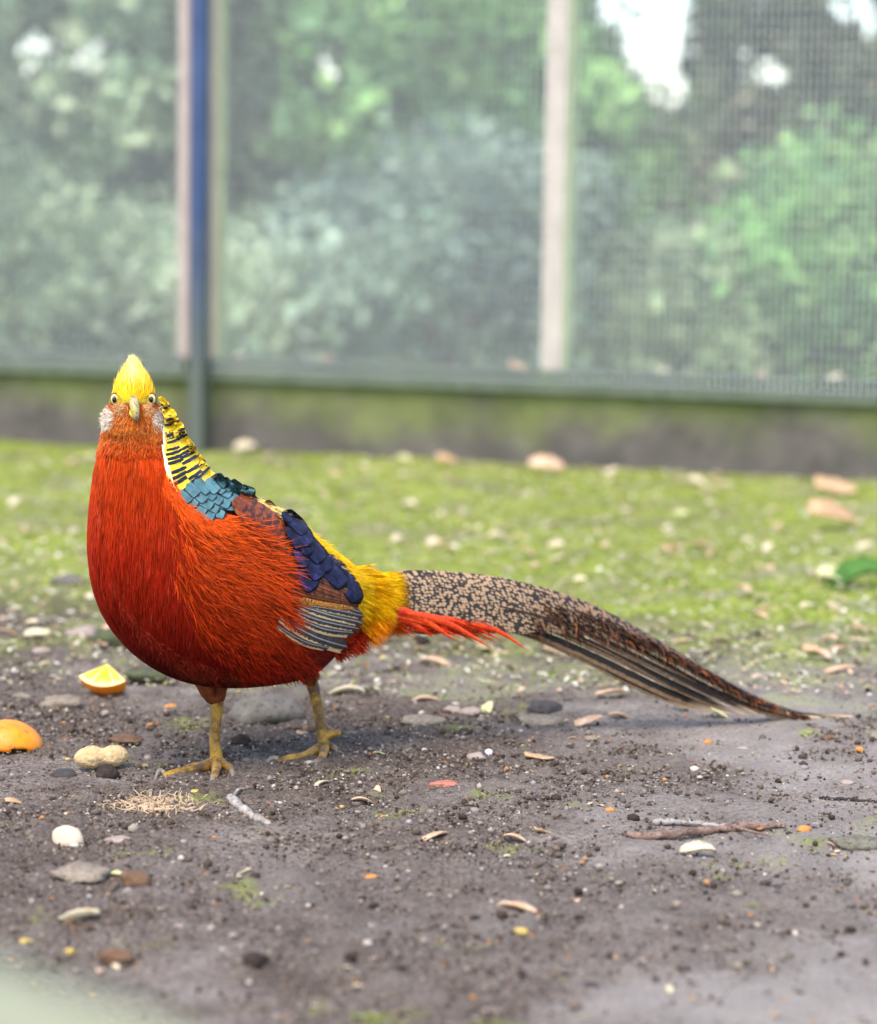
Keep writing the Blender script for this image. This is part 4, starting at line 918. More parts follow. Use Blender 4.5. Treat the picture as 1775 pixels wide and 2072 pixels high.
for a in [('pebble', 'smooth round cream pebble on the bare soil near the straw tuft', 'pebble', (105, 1666, 171, 1716), CREAM, 1, .10),
          ('stone', 'big pale grey rock half buried behind the legs of the pheasant', 'rock', (452, 1398, 622, 1474), GREY, 2, .22, 0, None, .6),
          ('stone', 'dark angular stone on the soil below the tail', 'stone', (1064, 1412, 1140, 1448), DARKS, 3, .22, .3, None, .9),
          ('stone', 'flat brownish stone in front of the dark angular one', 'stone', (1050, 1444, 1142, 1474), TANS, 4, .2, .5, None, .6),
          ('stone', 'long tan stone lying below the orange wedge', 'stone', (80, 1402, 166, 1440), TANS, 5, .18, .2),
          ('pebble', 'smooth dark grey pebble beside the peanut shell', 'pebble', (106, 1552, 156, 1580), DARKS, 6, .08),
          ('clod', 'black earth clod leaning on the peanut shell', 'clod', (194, 1542, 242, 1580), CLOD, 7, .3, 0, None, .5),
          ('stone', 'brown flaky stone lying between the peanut and the orange wedge', 'stone', (215, 1482, 290, 1512), BRWN, 8, .28, .4, None, .6),
          ('stone', 'dark mossy rock behind the breast of the pheasant', 'rock', (188, 1262, 300, 1318), MOSSR, 9, .2, 0, None, .5),
          ('stone', 'flat mossy rock beside the orange wedge', 'rock', (248, 1346, 365, 1388), MOSSR, 10, .2, 0, None, .5),
          ('stone', 'lumpy grey green stone past the end of the long twig', 'stone', (1678, 1684, 1800, 1724), LUMPY, 11, .35, 0, None, .4),
          ('stone', 'low broad grey stone on the soil behind the spurred rear leg', 'stone', (810, 1442, 905, 1476), TANS, 12, .15), ('pebble', 'pinkish pebble next to another behind the low grey stone', 'pebble', (896, 1426, 936, 1448), PINK, 13, .12),
          ('pebble', 'oval pinkish pebble beside the upright husk', 'pebble', (930, 1428, 976, 1450), PINK, 14, .12), ('pebble', 'small white round pebble on dark crumbly soil', 'pebble', (980, 1514, 998, 1530), WHITES, 15, .08),
          ('stone', 'red brick chip lying flat on the soil', 'stone', (866, 1576, 932, 1598), REDS, 16, .3, .3, None, .7), ('stone', 'purplish flat stone beside the small white pebble', 'stone', (944, 1520, 984, 1540), PINK, 17, .2),
          ('stone', 'brown ridged stone below the cream pebble', 'stone', (98, 1742, 222, 1790), TANS, 18, .3, .2, None, .5), ('stone', 'round brown stone touching a pale scrap', 'stone', (240, 1758, 308, 1800), BRWN, 19, .2),
          ('stone', 'blurred rust brown stone near the bottom leaf', 'stone', (196, 1912, 274, 1956), BRWN, 20, .25), ('stone', 'large pale rubble piece behind the red breast', 'stone', (128, 1262, 196, 1296), PINK, 21, .25),
          ('stone', 'pale flat rubble piece beside the mossy rock', 'stone', (300, 1286, 372, 1316), PINK, 22, .25), ('stone', 'grey rubble piece at the edge of the moss', 'stone', (96, 1158, 172, 1190), GREY, 23, .25),
          ('clod', 'black dropping on the soil between the two legs', 'clod', (650 - 184, 1482, 692 - 184, 1512), CLOD, 24, .3), ('pebble', 'pinkish pebble lying in the soil below the straw tuft', 'pebble', (300 - 90, 1690, 368 - 90, 1712), PINK, 25, .15),
          ('clod', 'dark crumbly clod below the tail base', 'clod', (836, 1282, 872, 1310), CLOD, 26, .3), ('clod', 'blurred dark clod near the bottom of the bare soil', 'clod', (488, 1922, 546, 1962), CLOD, 27, .3)]:
    stone(*a)
for i, (x, y, s_) in enumerate([(1180, 1500, 30), (1300, 1560, 22), (1490, 1520, 26), (640, 1640, 18), (1080, 1620, 24), (560, 1700, 20), (1360, 1440, 34), (1520, 1375, 30), (1660, 1500, 36), (60, 1640, 26), (700, 1440, 20), (760, 1360, 34), (60, 1330, 50), (120, 1500, 26), (330, 1450, 28), (1250, 1360, 40), (1390, 1330, 36), (980, 1330, 44), (860, 1600, 22), (1010, 1580, 18), (360, 1630, 16), (1560, 1610, 22), (1700, 1590, 30), (1130, 1760, 24), (930, 1800, 22), (620, 1800, 20), (420, 1760, 22), (740, 1880, 26), (1250, 1860, 26), (1560, 1800, 26), (1480, 1960, 34), (1660, 1900, 30), (350, 1880, 26), (880, 1960, 30), (1180, 2000, 34), (20, 1420, 44), (40, 1860, 30)]):
    stone('pebble', 'small ' + ('tan', 'grey', 'pinkish', 'brown', 'dark')[i % 5] + ' pebble sunk in the soil near ' + nearest_mark(x, y), 'pebble', (x, y - s_ * .45, x + s_, y), (TANS, GREY, PINK, BRWN, DARKS)[i % 5], 40 + i, .18, i, 'small pebbles sunk in the soil')

# husks and kernels
def husk_mesh(name, seed, mat):
    R = np.random.default_rng(seed); n = 9; m = 5; V = []; F = []; bend = R.uniform(-.5, .5); cup = R.uniform(.12, .3); tw = R.uniform(-.6, .6)
    for i in range(n):
        t = i / (n - 1); wd = .23 * (math.sin(math.pi * min(1, (t * .9 + .1))) ** .6 + .15) * R.uniform(.85, 1.15)
        for j in range(m):
            s_ = 2 * j / (m - 1) - 1; x_ = t - .5; y_ = s_ * wd + bend * (t - .5) ** 2; z_ = cup * s_ * s_ * wd * 2 + .12 * math.sin(t * 3 + seed) + tw * s_ * wd * (t - .5) * .5 + .10
            V.append((x_, y_, z_))
    for i in range(n - 1):
        for j in range(m - 1): a = i * m + j; F.append((a, a + 1, a + m + 1, a + m))
    V = np.array(V); th = np.array([0, 0, -.05]); N_ = len(V); V2 = np.vstack([V, V + th]); F2 = F + [tuple(q + N_ for q in f_[::-1]) for f_ in F]
    ring = [j for j in range(m)] + [i * m + m - 1 for i in range(1, n)] + [(n - 1) * m + j for j in range(m - 2, -1, -1)] + [i * m for i in range(n - 2, 0, -1)]
    for a, b in zip(ring, ring[1:] + ring[:1]): F2.append((a, a + N_, b + N_, b))
    V2[:, 2] -= V2[:, 2].min(); return mesh_obj(name, V2, F2, mat, smooth=True)
def husk_mat(name, c1, c2, c3):
    k = NT(name, .6, .3); v = k.coord(); f = k.noise(2.4, 3, .6, v); k.bump(k.noise(14, 3, .6, v), .3, .02)
    return k.color(k.ramp(f, [(.32, c1), (.5, c2), (.68, c3)]))
HW = husk_mat('husk_white', srgb(194, 182, 148), srgb(206, 192, 160), srgb(188, 154, 112)); HP = husk_mat('husk_pink', srgb(214, 198, 170), srgb(206, 158, 128), srgb(196, 180, 128))
HG = husk_mat('husk_green', srgb(198, 196, 156), srgb(186, 184, 128), srgb(206, 196, 166)); HT = husk_mat('husk_tan', srgb(198, 166, 128), srgb(178, 140, 104), srgb(214, 190, 150))
KO = husk_mat('kernel_orange', srgb(186, 116, 48), srgb(196, 138, 70), srgb(164, 86, 34)); KY = husk_mat('kernel_yellow', srgb(198, 172, 92), srgb(190, 156, 70), srgb(206, 188, 132)); KR = husk_mat('kernel_rust', srgb(170, 76, 30), srgb(196, 100, 40), srgb(150, 60, 26))
protoH = []
for i in range(10):
    o = husk_mesh('husk', 100 + i, (HW, HP, HG, HT, HW)[i % 5]); protoH.append(o.data); bpy.data.objects.remove(o)
protoK = []
for i in range(9):
    V = lump_mesh(70 + i, .2, V0=ICO2) * np.array([.5, .36, .26]); V[:, 0] *= 1 + .3 * np.sign(V[:, 0]) * V[:, 1]; V[:, 2] -= V[:, 2].min()
    o = mesh_obj('kernel', V, ICO2F, (KO, KY, KR)[i % 3], smooth=True); protoK.append(o.data); bpy.data.objects.remove(o)
def lay(name, me, x, y, size, yaw, label, cat, group=None, tilt=(0, 0), lift=-.0004):
    p = G(x, y, lift); o = bpy.data.objects.new(name, me); COL.objects.link(o); o.location = p; s_ = size * scale_at(p); o.scale = (s_, s_, s_)
    o.rotation_euler = (tilt[0], tilt[1], yaw); tag(o, label, cat, group); return o
for x, y, sz, yaw, pi, lab in [(702, 1410, 72, -.2, 0, 'pale curved husk on the soil behind the rear leg'), (864, 1424, 58, .1, 1, 'pinkish husk lying behind the low grey stone'), (1195, 1468, 62, .1, 6, 'husk with a yellow kernel beside the flat brownish stone'), (1092, 1538, 60, .15, 3, 'dry tan husk flake in front of the flat brownish stone'),
        (652, 1590, 34, .4, 0, 'small white husk in front of the rear foot'), (735, 1626, 46, .2, 1, 'pale pink petal lying on the soil in front of the pheasant'), (880, 1702, 62, .3, 6, 'white husk with a brown root end on smooth soil'), (1042, 1702, 50, -.2, 1, 'pinkish husk beside a thin straw-coloured one'),
        (1106, 1690, 56, .5, 3, 'straw-coloured stick-like husk beside a pinkish one'), (1412, 1730, 72, -.05, 0, 'white stick-like husk below the long twig'), (1045, 1850, 88, -.4, 1, 'bone-shaped blurred husk in the foreground soil'), (490, 1772, 42, .1, 5, 'orange and white husk on a dark twig bit'),
        (236, 1772, 34, -.2, 7, 'pale green square scrap touching the round brown stone'), (160, 1868, 92, -.5, 5, 'large off-white petal-like husk in the soil above the blurred foreground leaf'), (770, 1530, 30, .2, 2, 'pale husk at the mossy edge behind the rear foot'), (580, 1535, 10, .2, 2, 'tiny husk chip beside the rear claw'),
        (1190, 1630, 26, .3, 4, 'thin white splinter lying on the trodden soil'), (1700, 1365, 66, -.2, 6, 'pale husk lying where the moss ends, past the tail'), (1000, 1325, 76, 0, 3, 'long pale husk below the scarlet tail coverts'), (880, 1350, 70, -.3, 1, 'pale pinkish husk below the scarlet tail coverts'), (1255, 1455, 46, .1, 1, 'pinkish husk lying under the middle of the tail'),
        (1235, 1410, 60, .0, 6, 'white and pink husk lying close under the drooping tail'), (620, 1490, 40, .1, 3, 'tan husk on the soil between the legs'), (1450, 1450, 50, 0, 2, 'pale green husk near the tip of the tail'), (30, 1630, 40, .3, 8, 'dull tan husk near the orange peel')]:
    lay('husk', protoH[pi], x, y, sz, yaw, lab, 'husk', None, (random.uniform(-.2, .2), random.uniform(-.15, .15)))
o = lay('husk', protoH[2], 988, 1440, 42, 1.2, 'upright white and green husk leaning among the pebbles', 'husk', None, (0, -1.0), .001)
o = lay('husk', protoH[1], 765, 1606, 30, 1.0, 'white and pink petal standing upright on the soil', 'husk', None, (.2, -1.1), .001)
for x, y, sz, pi, lab in [(345, 1435, 28, 0, 'orange kernel lying behind the front leg'), (548, 1630, 18, 2, 'rust red kernel beside the grey stick'), (752, 1780, 30, 0, 'large orange kernel in the foreground soil'), (1055, 1890, 34, 1, 'blurred yellow kernel in the foreground'), (1628, 1684, 36, 3, 'orange kernel at the end of the long twig'), (395, 1608, 28, 1, 'pale green seed beside the straw tuft'),
        (52, 1912, 36, 1, 'blurred yellow kernel near the bottom leaf'), (1433, 1505, 24, 0, 'orange kernel on the soil under the tail'), (1740, 1520, 24, 0, 'orange kernel past the tail tip'), (1235, 1642, 22, 0, 'orange kernel on smooth soil above the long twig'), (140, 1930, 30, 1, 'blurred cream kernel beside the rust brown stone'), (84, 1658, 20, 0, 'small orange kernel behind the cream pebble')]:
    lay('kernel', protoK[pi], x, y, sz, random.uniform(0, 6), lab, 'kernel')
def clear(x, y):
    return BVH.ray_cast(CAMP, ray(x, y).normalized())[0] is None and not (y > 1140 and 740 < x < 1650 and np.interp(x, xs_, yt) - 6 < y < np.interp(x, xs_, yb_) + 40)
cnt = 0
while cnt < 150:
    x, y = random.uniform(0, 1775), random.uniform(915 + 0, 1340)
    p = G(x, y)
    if not clear(x, y) or (p - WL).dot(nrm) < .05: continue
    s_ = random.choice([20, 26, 26, 34, 34, 44]) * (.8 + .4 * (y - 915) / 420)
    pi = random.choice([0, 0, 1, 2, 4, 5, 5, 6, 3]); lay('husk_flake', protoH[pi], x, y, s_, random.uniform(0, 6.28), ('small ' if s_ < 28 else 'large ') + HUE[pi % 5] + ' husk flake ' + moss_place(x, y), 'husk flake', 'pale husk flakes on the moss', (random.uniform(-.5, .5), random.uniform(-.3, .3)), .004); cnt += 1
cnt = 0
while cnt < 95:
    x, y = random.uniform(0, 1775), random.uniform(1350, 2060)
    if not clear(x, y): continue
    s_ = random.choice([12, 14, 18, 22]) * (.8 + .5 * (y - 1350) / 700)
    pi = random.choice([0, 1, 3, 5, 6, 8]); lay('husk_chip', protoH[pi], x, y, s_, random.uniform(0, 6.28), ('tiny ' if s_ < 19 else 'small ') + HUE[pi % 5] + ' husk chip on bare soil near ' + nearest_mark(x, y), 'husk chip', 'tiny husk chips on the soil', (random.uniform(-.3, .3), random.uniform(-.2, .2))); cnt += 1
cnt = 0
while cnt < 45:
    x, y = random.uniform(0, 1775), random.uniform(1330, 2060)
    if not clear(x, y): continue
    s_ = random.choice([8, 10, 13, 16]) * (.8 + .6 * (y - 1350) / 700)
    pi = random.choice([0, 1, 2, 3, 4, 6, 7]); lay('grain', protoK[pi], x, y, s_, random.uniform(0, 6.28), ('tiny ' if s_ < 14 else 'small ') + KHUE[pi % 3] + ' grain on bare soil near ' + nearest_mark(x, y), 'grain', 'tiny grains on the soil'); cnt += 1
# big pale leaves along the wall foot
for x, y, sz, pi, lab in [(495, 920, 44, 0, 'pale yellowish dead leaf at the wall foot just past the blue post'), (617, 916, 48, 3, 'tan dead leaf at the wall foot beside the yellowish one'), (905, 948, 44, 8, 'round tan dead leaf at the foot of the wall, near the middle bay'), (1108, 962, 74, 1, 'large pinkish dead leaf at the wall below the cream post'), (1690, 1004, 86, 3, 'broad brown dead leaf at the foot of the wall past the cream post'),
        (1685, 1072, 110, 8, 'long brown dead leaf on the moss past the cream post'), (280, 1130, 50, 6, 'greyish dead leaf on the moss behind the neck of the pheasant')]:
    lay('dead_leaf', protoH[pi], x, y, sz, random.uniform(-.4, .4), lab, 'dead leaf', None, (.5, 0), .01)
for x, where, pi, sz in ((1040, 'just short of the cream post', 3, .040), (1338, 'a little beyond the cream post', 0, .026), (1392, 'beside another, beyond the cream post', 2, .028), (1540, 'alone, well beyond the cream post', 1, .026), (1690, 'furthest beyond the cream post', 5, .030), (470, 'just past the blue post', 0, .030), (650, 'midway between the two posts', 8, .028)):
    o = bpy.data.objects.new('sill_leaf', protoH[pi]); COL.objects.link(o); o.location = WM @ Vector((wall_s(x), .045, Z_TOP - .001)); o.scale = (sz, sz, sz); o.rotation_euler = (.3, 0, random.uniform(-.5, .5)); tag(o, 'pale dead leaf on the timber sill ' + where, 'dead leaf', 'dead leaves on the sill')
DG = husk_mat('dark_green_leaf', srgb(48, 84, 28), srgb(70, 112, 40), srgb(40, 66, 24))
lf_ = husk_mesh('green_leaf', 150, DG); p = G(1735, 1186, .004); s_ = 120 * scale_at(p); lf_.location = p; lf_.scale = (s_, s_, s_); lf_.rotation_euler = (.35, -.12, .12); tag(lf_, 'dark green fresh leaf lying on the moss beside a pale one', 'leaf')
lay('pale_leaf', protoH[2], 1690, 1184, 76, -.1, 'pale green leaf lying on the moss beside the dark green one', 'leaf', None, (.5, 0), .006)

# orange wedge: flesh face towards the camera, peel below
PEEL = NT('orange_peel', .45, .4); v = PEEL.coord(); c = PEEL.ramp(PEEL.noise(40, 4, .6, v), [(.3, srgb(226, 120, 16)), (.7, srgb(246, 156, 36))])
c = PEEL.mix(PEEL.ramp(PEEL.noise(120, 5, .7, v), [(.58, 0.0), (.66, .8)]), c, srgb(120, 70, 30)); PEEL.bump(PEEL.noise(900, 2, .5, v), .3, .0006); PEEL = PEEL.color(c)
PEEL2 = simple_mat('clean_orange_peel', srgb(226, 110, 6), srgb(240, 138, 16), 60, .45, .4, .3, .001)
k = NT('orange_flesh', .25, .5); c = k.ramp(k.noise(300, 3, .6, k.coord()), [(.3, srgb(240, 170, 4)), (.7, srgb(248, 200, 24))]); FLESH = k.color(c)
PITH = NT('orange_pith', .6, .3).color(srgb(232, 214, 140))
def wedge():
    """an eighth of an orange resting on its peel, one cut face tilted up towards the open ground"""
    base = G(210, 1405); R_ = 64 * scale_at(base); root = empty('orange_wedge', base); tag(root, 'juicy orange wedge with its yellow flesh showing, lying beside a flat mossy rock', 'orange wedge')
    a = Vector((-.86, -.40, -.32)).normalized(); b = Vector((.66, -.66, -.42)).normalized(); c = Vector((.05, .62, -.78)).normalized(); O_ = Vector((.004, 0, R_ * .97)); n = 14
    idx = {}; V = []; F = []
    for i in range(n + 1):
        for j in range(n + 1 - i): idx[i, j] = len(V); V.append(O_ + (a * (n - i - j) + b * i + c * j).normalized() * R_)
    for i in range(n):
        for j in range(n - i):
            F.append((idx[i, j], idx[i + 1, j], idx[i, j + 1]))
            if i + j < n - 1: F.append((idx[i + 1, j], idx[i + 1, j + 1], idx[i, j + 1]))
    mesh_obj('peel', V, F, PEEL2, root, True)
    for p, q in ((a, b), (b, c), (c, a)):
        nn = p.cross(q).normalized(); m = (a + b + c).normalized(); nn = nn if nn.dot(m) < 0 else -nn
        d = [(p * (1 - i / 16) + q * (i / 16)).normalized() for i in range(17)]
        V = [O_] + [O_ + t * (R_ * .999) for t in d]; mesh_obj('pith', V, [(0, i, i + 1) for i in range(1, 17)], PITH, root)
        for s0, s1 in ((1, 5), (6, 11), (12, 15)):
            V = []; F = []; cc_ = s1 - s0 + 1
            for r, h in ((.10, .004), (.20, .03), (.55, .045), (.80, .03), (.86, .002)):
                for i in range(s0, s1 + 1): V.append(O_ + d[i] * (R_ * r) + nn * (R_ * (h if s0 < i < s1 else .002)))
            for r in range(4):
                for i in range(cc_ - 1): F.append((r * cc_ + i, r * cc_ + i + 1, (r + 1) * cc_ + i + 1, (r + 1) * cc_ + i))
            mesh_obj('flesh_segment', V, F, FLESH, root, True)
wedge()
# empty orange peel, dome up
p = G(20, 1512); s_ = scale_at(p); bm = bmesh.new(); bmesh.ops.create_uvsphere(bm, u_segments=36, v_segments=22, radius=1)
bmesh.ops.delete(bm, geom=[v_ for v_ in bm.verts if v_.co.z < -.05 + .08 * math.sin(v_.co.x * 5)], context='VERTS')
for v_ in bm.verts: v_.co = Vector((v_.co.x * 70 * s_, v_.co.y * 60 * s_, v_.co.z * 50 * s_)) * (1 + .05 * math.sin(3 * v_.co.x + 2) + .02 * math.sin(9 * v_.co.y))
me = bpy.data.meshes.new('orange_peel'); bm.to_mesh(me); bm.free(); me.materials.append(PEEL); me.polygons.foreach_set('use_smooth', np.ones(len(me.polygons), bool))
o = bpy.data.objects.new('orange_peel', me); COL.objects.link(o); o.location = p + Vector((0, 0, .001)); o.rotation_euler = (0, .08, .2); mdf = o.modifiers.new('thick', 'SOLIDIFY'); mdf.thickness = .003; tag(o, 'emptied orange peel with dark specks lying dome up on the soil', 'orange peel')
# peanut shell
p = G(205, 1556); s_ = scale_at(p); V = ICO4.copy(); xx = V[:, 0]
rad_ = .44 * np.sqrt(np.clip(1 - np.abs(xx) ** 2.6, 0, 1)) * (1 - .30 * np.exp(-((xx - .06) / .22) ** 2)) / np.maximum(np.sqrt(1 - np.clip(xx ** 2, 0, .9999)), .02)
V[:, 1] *= rad_; V[:, 2] *= rad_; ph = np.arctan2(V[:, 2], V[:, 1])
wr = .035 * np.sin(ph * 11 + 2.0 * np.sin(xx * 6)) + .03 * np.sin(xx * 22 + 2 * np.sin(ph * 5)) + .03 * n3(V * 9, 3) ; V[:, 1:] *= (1 + wr)[:, None]; V[:, 2] += .05 * xx; V[:, 2] -= V[:, 2].min()
o = mesh_obj('peanut_shell', V * np.array([55, 55, 55]) * s_, ICO4F, simple_mat('peanut_husk', srgb(184, 152, 106), srgb(216, 190, 146), 260, .8, .15, 1.0, .003), smooth=True); o.location = p; o.rotation_euler = (0, 0, .1); tag(o, 'wrinkled whole peanut shell lying on the soil by the black clod', 'peanut')
# twigs
TWG = stone_mat('grey_twig_bark', srgb(120, 112, 104), srgb(176, 168, 160), 90, srgb(60, 48, 42)); TWB = stone_mat('brown_twig_bark', srgb(96, 72, 60), srgb(152, 128, 114), 110, srgb(50, 34, 28)); TWD = stone_mat('dark_twig_bark', srgb(44, 38, 36), srgb(70, 62, 58), 120)
def twig(name, label, pts, rads, mat, branches=(), seg=8):
    base = G(*pts[0]); root = empty(name, base); tag(root, label, 'twig')
    q = [G(x_, y_, r_ * .8) for (x_, y_), r_ in zip(pts, rads)]; n = 26; pth, rad = smooth_path(q, rads, n); R = np.random.default_rng(len(label)); rad = rad * (1 + .18 * R.normal(size=n)); pth = pth + R.normal(0, .0006, pth.shape)
    V, F = tube(pth, np.maximum(rad, .0006), seg); adopt(mesh_obj('stem', V, F, mat, smooth=True), root)
    for bpts, brad in branches:
        q = [G(x_, y_, l_) for x_, y_, l_ in bpts]; pth, rad = smooth_path(q, brad, 10); V, F = tube(pth, rad, 6); adopt(mesh_obj('side_shoot', V, F, mat, smooth=True), root)
twig('twig', 'long brown twig lying on the smooth soil', [(1266, 1694), (1330, 1700), (1400, 1690), (1480, 1682), (1530, 1678), (1590, 1676)], [.0032, .0040, .0036, .0040, .0034, .0018], TWB, [([(1482, 1681, .004), (1520, 1692, .004), (1556, 1694, .002)], [.002, .0014, .0006])])
twig('twig', 'thinner grey twig lying just behind the long brown one', [(1322, 1670), (1380, 1668), (1440, 1674), (1490, 1680)], [.0030, .0026, .0022, .0014], TWG)
twig('twig', 'short grey lichen-covered stick in front of the feet', [(466, 1622), (486, 1642), (510, 1656), (548, 1676)], [.0044, .0042, .0034, .0036], TWG, [([(470, 1626, .004), (482, 1616, .008), (500, 1612, .007)], [.002, .0014, .0006])])
twig('twig', 'thin dark twig lying on the soil past the tail tip', [(1658, 1617), (1710, 1620), (1772, 1624)], [.0012, .0016, .0010], TWD)
twig('twig', 'thin straw-coloured stem beside the white husk with root end', [(895, 1690), (925, 1702), (955, 1714)], [.0010, .0011, .0007], TWB)
twig('twig', 'dark thin twig behind the rear foot', [(688, 1530), (740, 1518), (800, 1506)], [.0016, .0018, .0010], TWD)
# straw tuft
base = G(320, 1640); root = empty('straw_tuft', base); tag(root, 'dry pale tuft of straw roots on the soil in front of the front foot', 'straw tuft')
STR = simple_mat('straw_fibre', srgb(150, 122, 92), srgb(206, 182, 150), 140, .85); parts = []
for i in range(330):
    x, y = 318 + random.gauss(0, 42), 1634 + random.gauss(0, 9); L = random.uniform(8, 30); a = random.uniform(-.6, 3.7); p0 = G(x, y, .001); s_ = scale_at(p0)
    d = Vector((math.cos(a) * .9, random.uniform(-.6, .6), abs(math.sin(a)) * .65 + .1)) * (L * s_); b = Vector((random.gauss(0, .0015), random.gauss(0, .0015), random.gauss(.001, .0015)))
    pth, rad = smooth_path([p0, p0 + d * .5 + b, p0 + d], [.0007, .0006, .0003], 5); parts.append(tube(pth, rad, 4))
V, F = merge(parts); o = adopt(mesh_obj('fibres', V, F, STR, smooth=True), root); o['kind'] = 'stuff'
for q in range(4):
    pts = [(255 + q * 36, 1648 - q * 3), (285 + q * 30, 1640 + (q % 2) * 6), (330 + q * 22, 1646 - q * 2)]; pth, rad = smooth_path([G(*t_, .003) for t_ in pts], [.0012, .0018, .0010], 12); V, F = tube(pth, rad, 7); adopt(mesh_obj('root_stem', V, F, STR, smooth=True), root)

# loose crumbs of soil and grit
n = 120000; x = rng.uniform(-.62, .62, n); y = 1.62 + 1.75 * rng.random(n) ** 1.0
pk = .22 + .78 * clump(x, y); pk *= np.where((y > 2.2) & (y < 2.8), 1, .55); m = rng.random(n) < pk; x, y = x[m], y[m]; n = len(x)
r = np.clip(np.exp(rng.normal(math.log(.00085), .55, n)), .0004, .0046); z = gz(x, y) + clump(x, y) * .0018
jit = rng.uniform(.7, 1.3, (n, len(ICO1), 1)); ax = rng.uniform(.7, 1.3, (n, 1, 3)) * np.array([1, 1, .75])
V = ICO1[None] * jit * ax * r[:, None, None] + np.stack([x, y, z + r * .4], 1)[:, None]
F = (ICO1F[None] + (np.arange(n) * len(ICO1))[:, None, None]).reshape(-1, 3)
pal = np.array([srgb(62, 50, 42), srgb(82, 69, 59), srgb(104, 90, 79), srgb(126, 113, 101), srgb(146, 134, 121), srgb(180, 168, 152), srgb(160, 114, 74), srgb(140, 132, 128)])
ci = rng.choice(len(pal), n, p=[.22, .25, .23, .16, .08, .02, .015, .025]); cc = pal[ci] * rng.uniform(.75, 1.2, (n, 1))
CR = NT('soil_crumb', .92, .2); CR = CR.color(CR.col())
tag(mesh_obj('soil_crumbs', V.reshape(-1, 3), F, CR, col=np.repeat(cc, len(ICO1), 0)), 'loose dark crumbs of soil and grit over the bare ground', 'soil crumbs', kind='stuff')
# specks of litter: fine chaff over moss and soil
n = 16000; y = 1.7 + 3.7 * rng.random(n); x = rng.uniform(-1, 1, n) * (.17 * y + .05); m = ((np.stack([x, y], 1) - np.array([WL.x, WL.y])) @ np.array([nrm.x, nrm.y]) > .02) & (rng.random(n) < np.where(y > 2.9, 1, .28)); x, y = x[m], y[m]; n = len(x)
r = rng.uniform(.0015, .0048, n) * np.where(y > 2.9, 1.35, .5); a = rng.uniform(0, 6.28, n); d = np.stack([np.cos(a), np.sin(a), rng.normal(0, .25, n)], 1) * r[:, None]; q = np.stack([-np.sin(a), np.cos(a), rng.normal(0, .3, n)], 1) * (r * rng.uniform(.3, .6, n))[:, None]
c0 = np.stack([x, y, gz(x, y) + np.where(y > 2.9, .006, .0025)], 1); up_ = np.array([0, 0, 1]) * (r * .3)[:, None]
V = np.stack([c0 - d, c0 - q * .8 + up_ * .4, c0 + d, c0 + q + up_ * .4, c0 + up_], 1).reshape(-1, 3); o5 = (np.arange(n) * 5)[:, None, None]; F = (np.array([[0, 1, 4], [1, 2, 4], [2, 3, 4], [3, 0, 4]])[None] + o5).reshape(-1, 3)
pal = np.array([srgb(198, 188, 160), srgb(186, 160, 132), srgb(172, 158, 110), srgb(140, 116, 94), srgb(206, 200, 184)]); cc = pal[rng.integers(0, 5, n)] * rng.uniform(.7, 1.1, (n, 1)) * np.where(y > 2.9, 1, .7)[:, None]
tag(mesh_obj('chaff', V, F, CR, col=np.repeat(cc, 5, 0)), 'fine pale chaff strewn over moss and soil', 'chaff', kind='stuff')
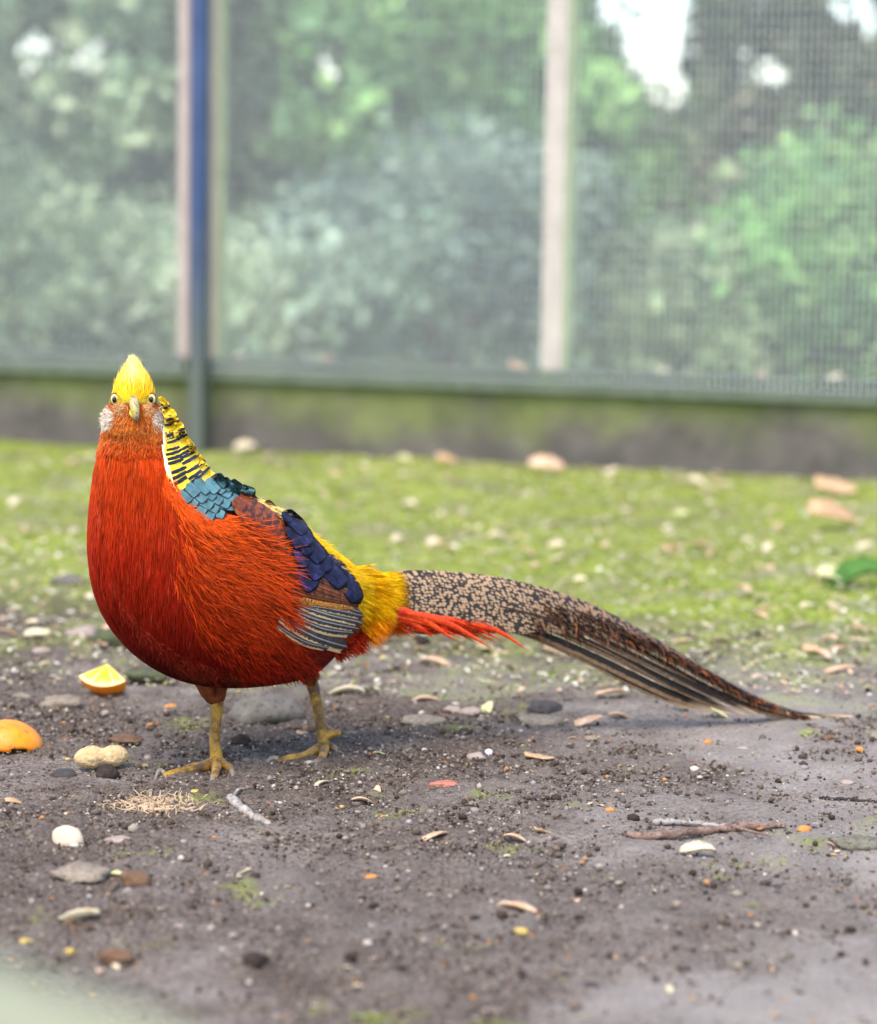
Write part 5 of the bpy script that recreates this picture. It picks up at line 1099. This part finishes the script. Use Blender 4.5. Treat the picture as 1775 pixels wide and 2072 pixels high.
# moss tufts
n = 60000; y = rng.uniform(2.55, 5.75, n); x = rng.uniform(-1, 1, n) * (.35 * y * .5 + .12)
m = (rng.random(n) < moss_w(x, y)) & (((np.stack([x, y], 1) - np.array([WL.x, WL.y])) @ np.array([nrm.x, nrm.y])) > .01); x, y = x[m], y[m]; n = len(x); z = gz(x, y)
z = z + .014 * np.clip((y - 2.75) / .5, 0, 1) * (fbm(x * 30, y * 22, 61, 3) - .4)
h = rng.uniform(.0015, .0045, n) * (1 + .6 * vnoise(x * 12, y * 9, 91)); a = rng.uniform(0, 6.28, n); wv = rng.uniform(.0015, .0035, n); lean = rng.normal(0, .003, (n, 2))
b0 = np.stack([x, y, z - .001], 1); sd = np.stack([np.cos(a) * wv, np.sin(a) * wv, np.zeros(n)], 1); tipp = b0 + np.stack([lean[:, 0], lean[:, 1], h], 1)
V = np.stack([b0 - sd, b0 + sd, tipp], 1).reshape(-1, 3); F = np.arange(n * 3).reshape(n, 3)
pal = np.array([srgb(126, 144, 40), srgb(152, 170, 58), srgb(100, 114, 36), srgb(172, 182, 94)]); cc = pal[rng.integers(0, 4, n)] * rng.uniform(.7, 1.15, (n, 1))
tag(mesh_obj('moss', V, F, LEAF, col=np.repeat(cc, 3, 0)), 'bright green moss covering the ground towards the wall', 'moss', kind='stuff')

# pale leaf close in front of the lens: a young plant rising from the ground
lp = at_depth(110, 2075, .60); root = empty('broad_leaf_plant', (lp.x - .02, .60, 0)); tag(root, 'pale green broad leaf on a stalk, blurred in the foreground', 'plant')
PL = simple_mat('pale_leaf_blade', srgb(132, 134, 108), srgb(152, 152, 126), 20, .6, .3, .3, .002); PS = simple_mat('leaf_stalk', srgb(150, 166, 110), srgb(176, 186, 130), 40)
nv, nu = 14, 8; V = []; F = []
for i in range(nv + 1):
    t = i / nv; wd = .036 * math.sin(math.pi * (.08 + .90 * t)) ** .7
    for j in range(nu + 1):
        s_ = 2 * j / nu - 1; V.append((lp.x - .065 + t * .110, .60 + s_ * wd, lp.z + .012 - .014 * t - .030 * max(0, t - .45) - .012 * (1 - abs(s_)) + .003 * math.sin(9 * t)))
for i in range(nv):
    for j in range(nu): a = i * (nu + 1) + j; F.append((a, a + 1, a + nu + 2, a + nu + 1))
o = adopt(mesh_obj('leaf_blade', V, F, PL, smooth=True), root); mdf = o.modifiers.new('thick', 'SOLIDIFY'); mdf.thickness = .0012
pth, rad = smooth_path([Vector((lp.x - .02, .60, -.02)), Vector((lp.x - .09, .61, .14)), Vector((lp.x - .095, .60, .28)), Vector((lp.x - .063, .60, lp.z + .008))], [.004, .0034, .003, .002], 16); V, F = tube(pth, rad, 8); adopt(mesh_obj('stalk', V, F, PS, smooth=True), root)
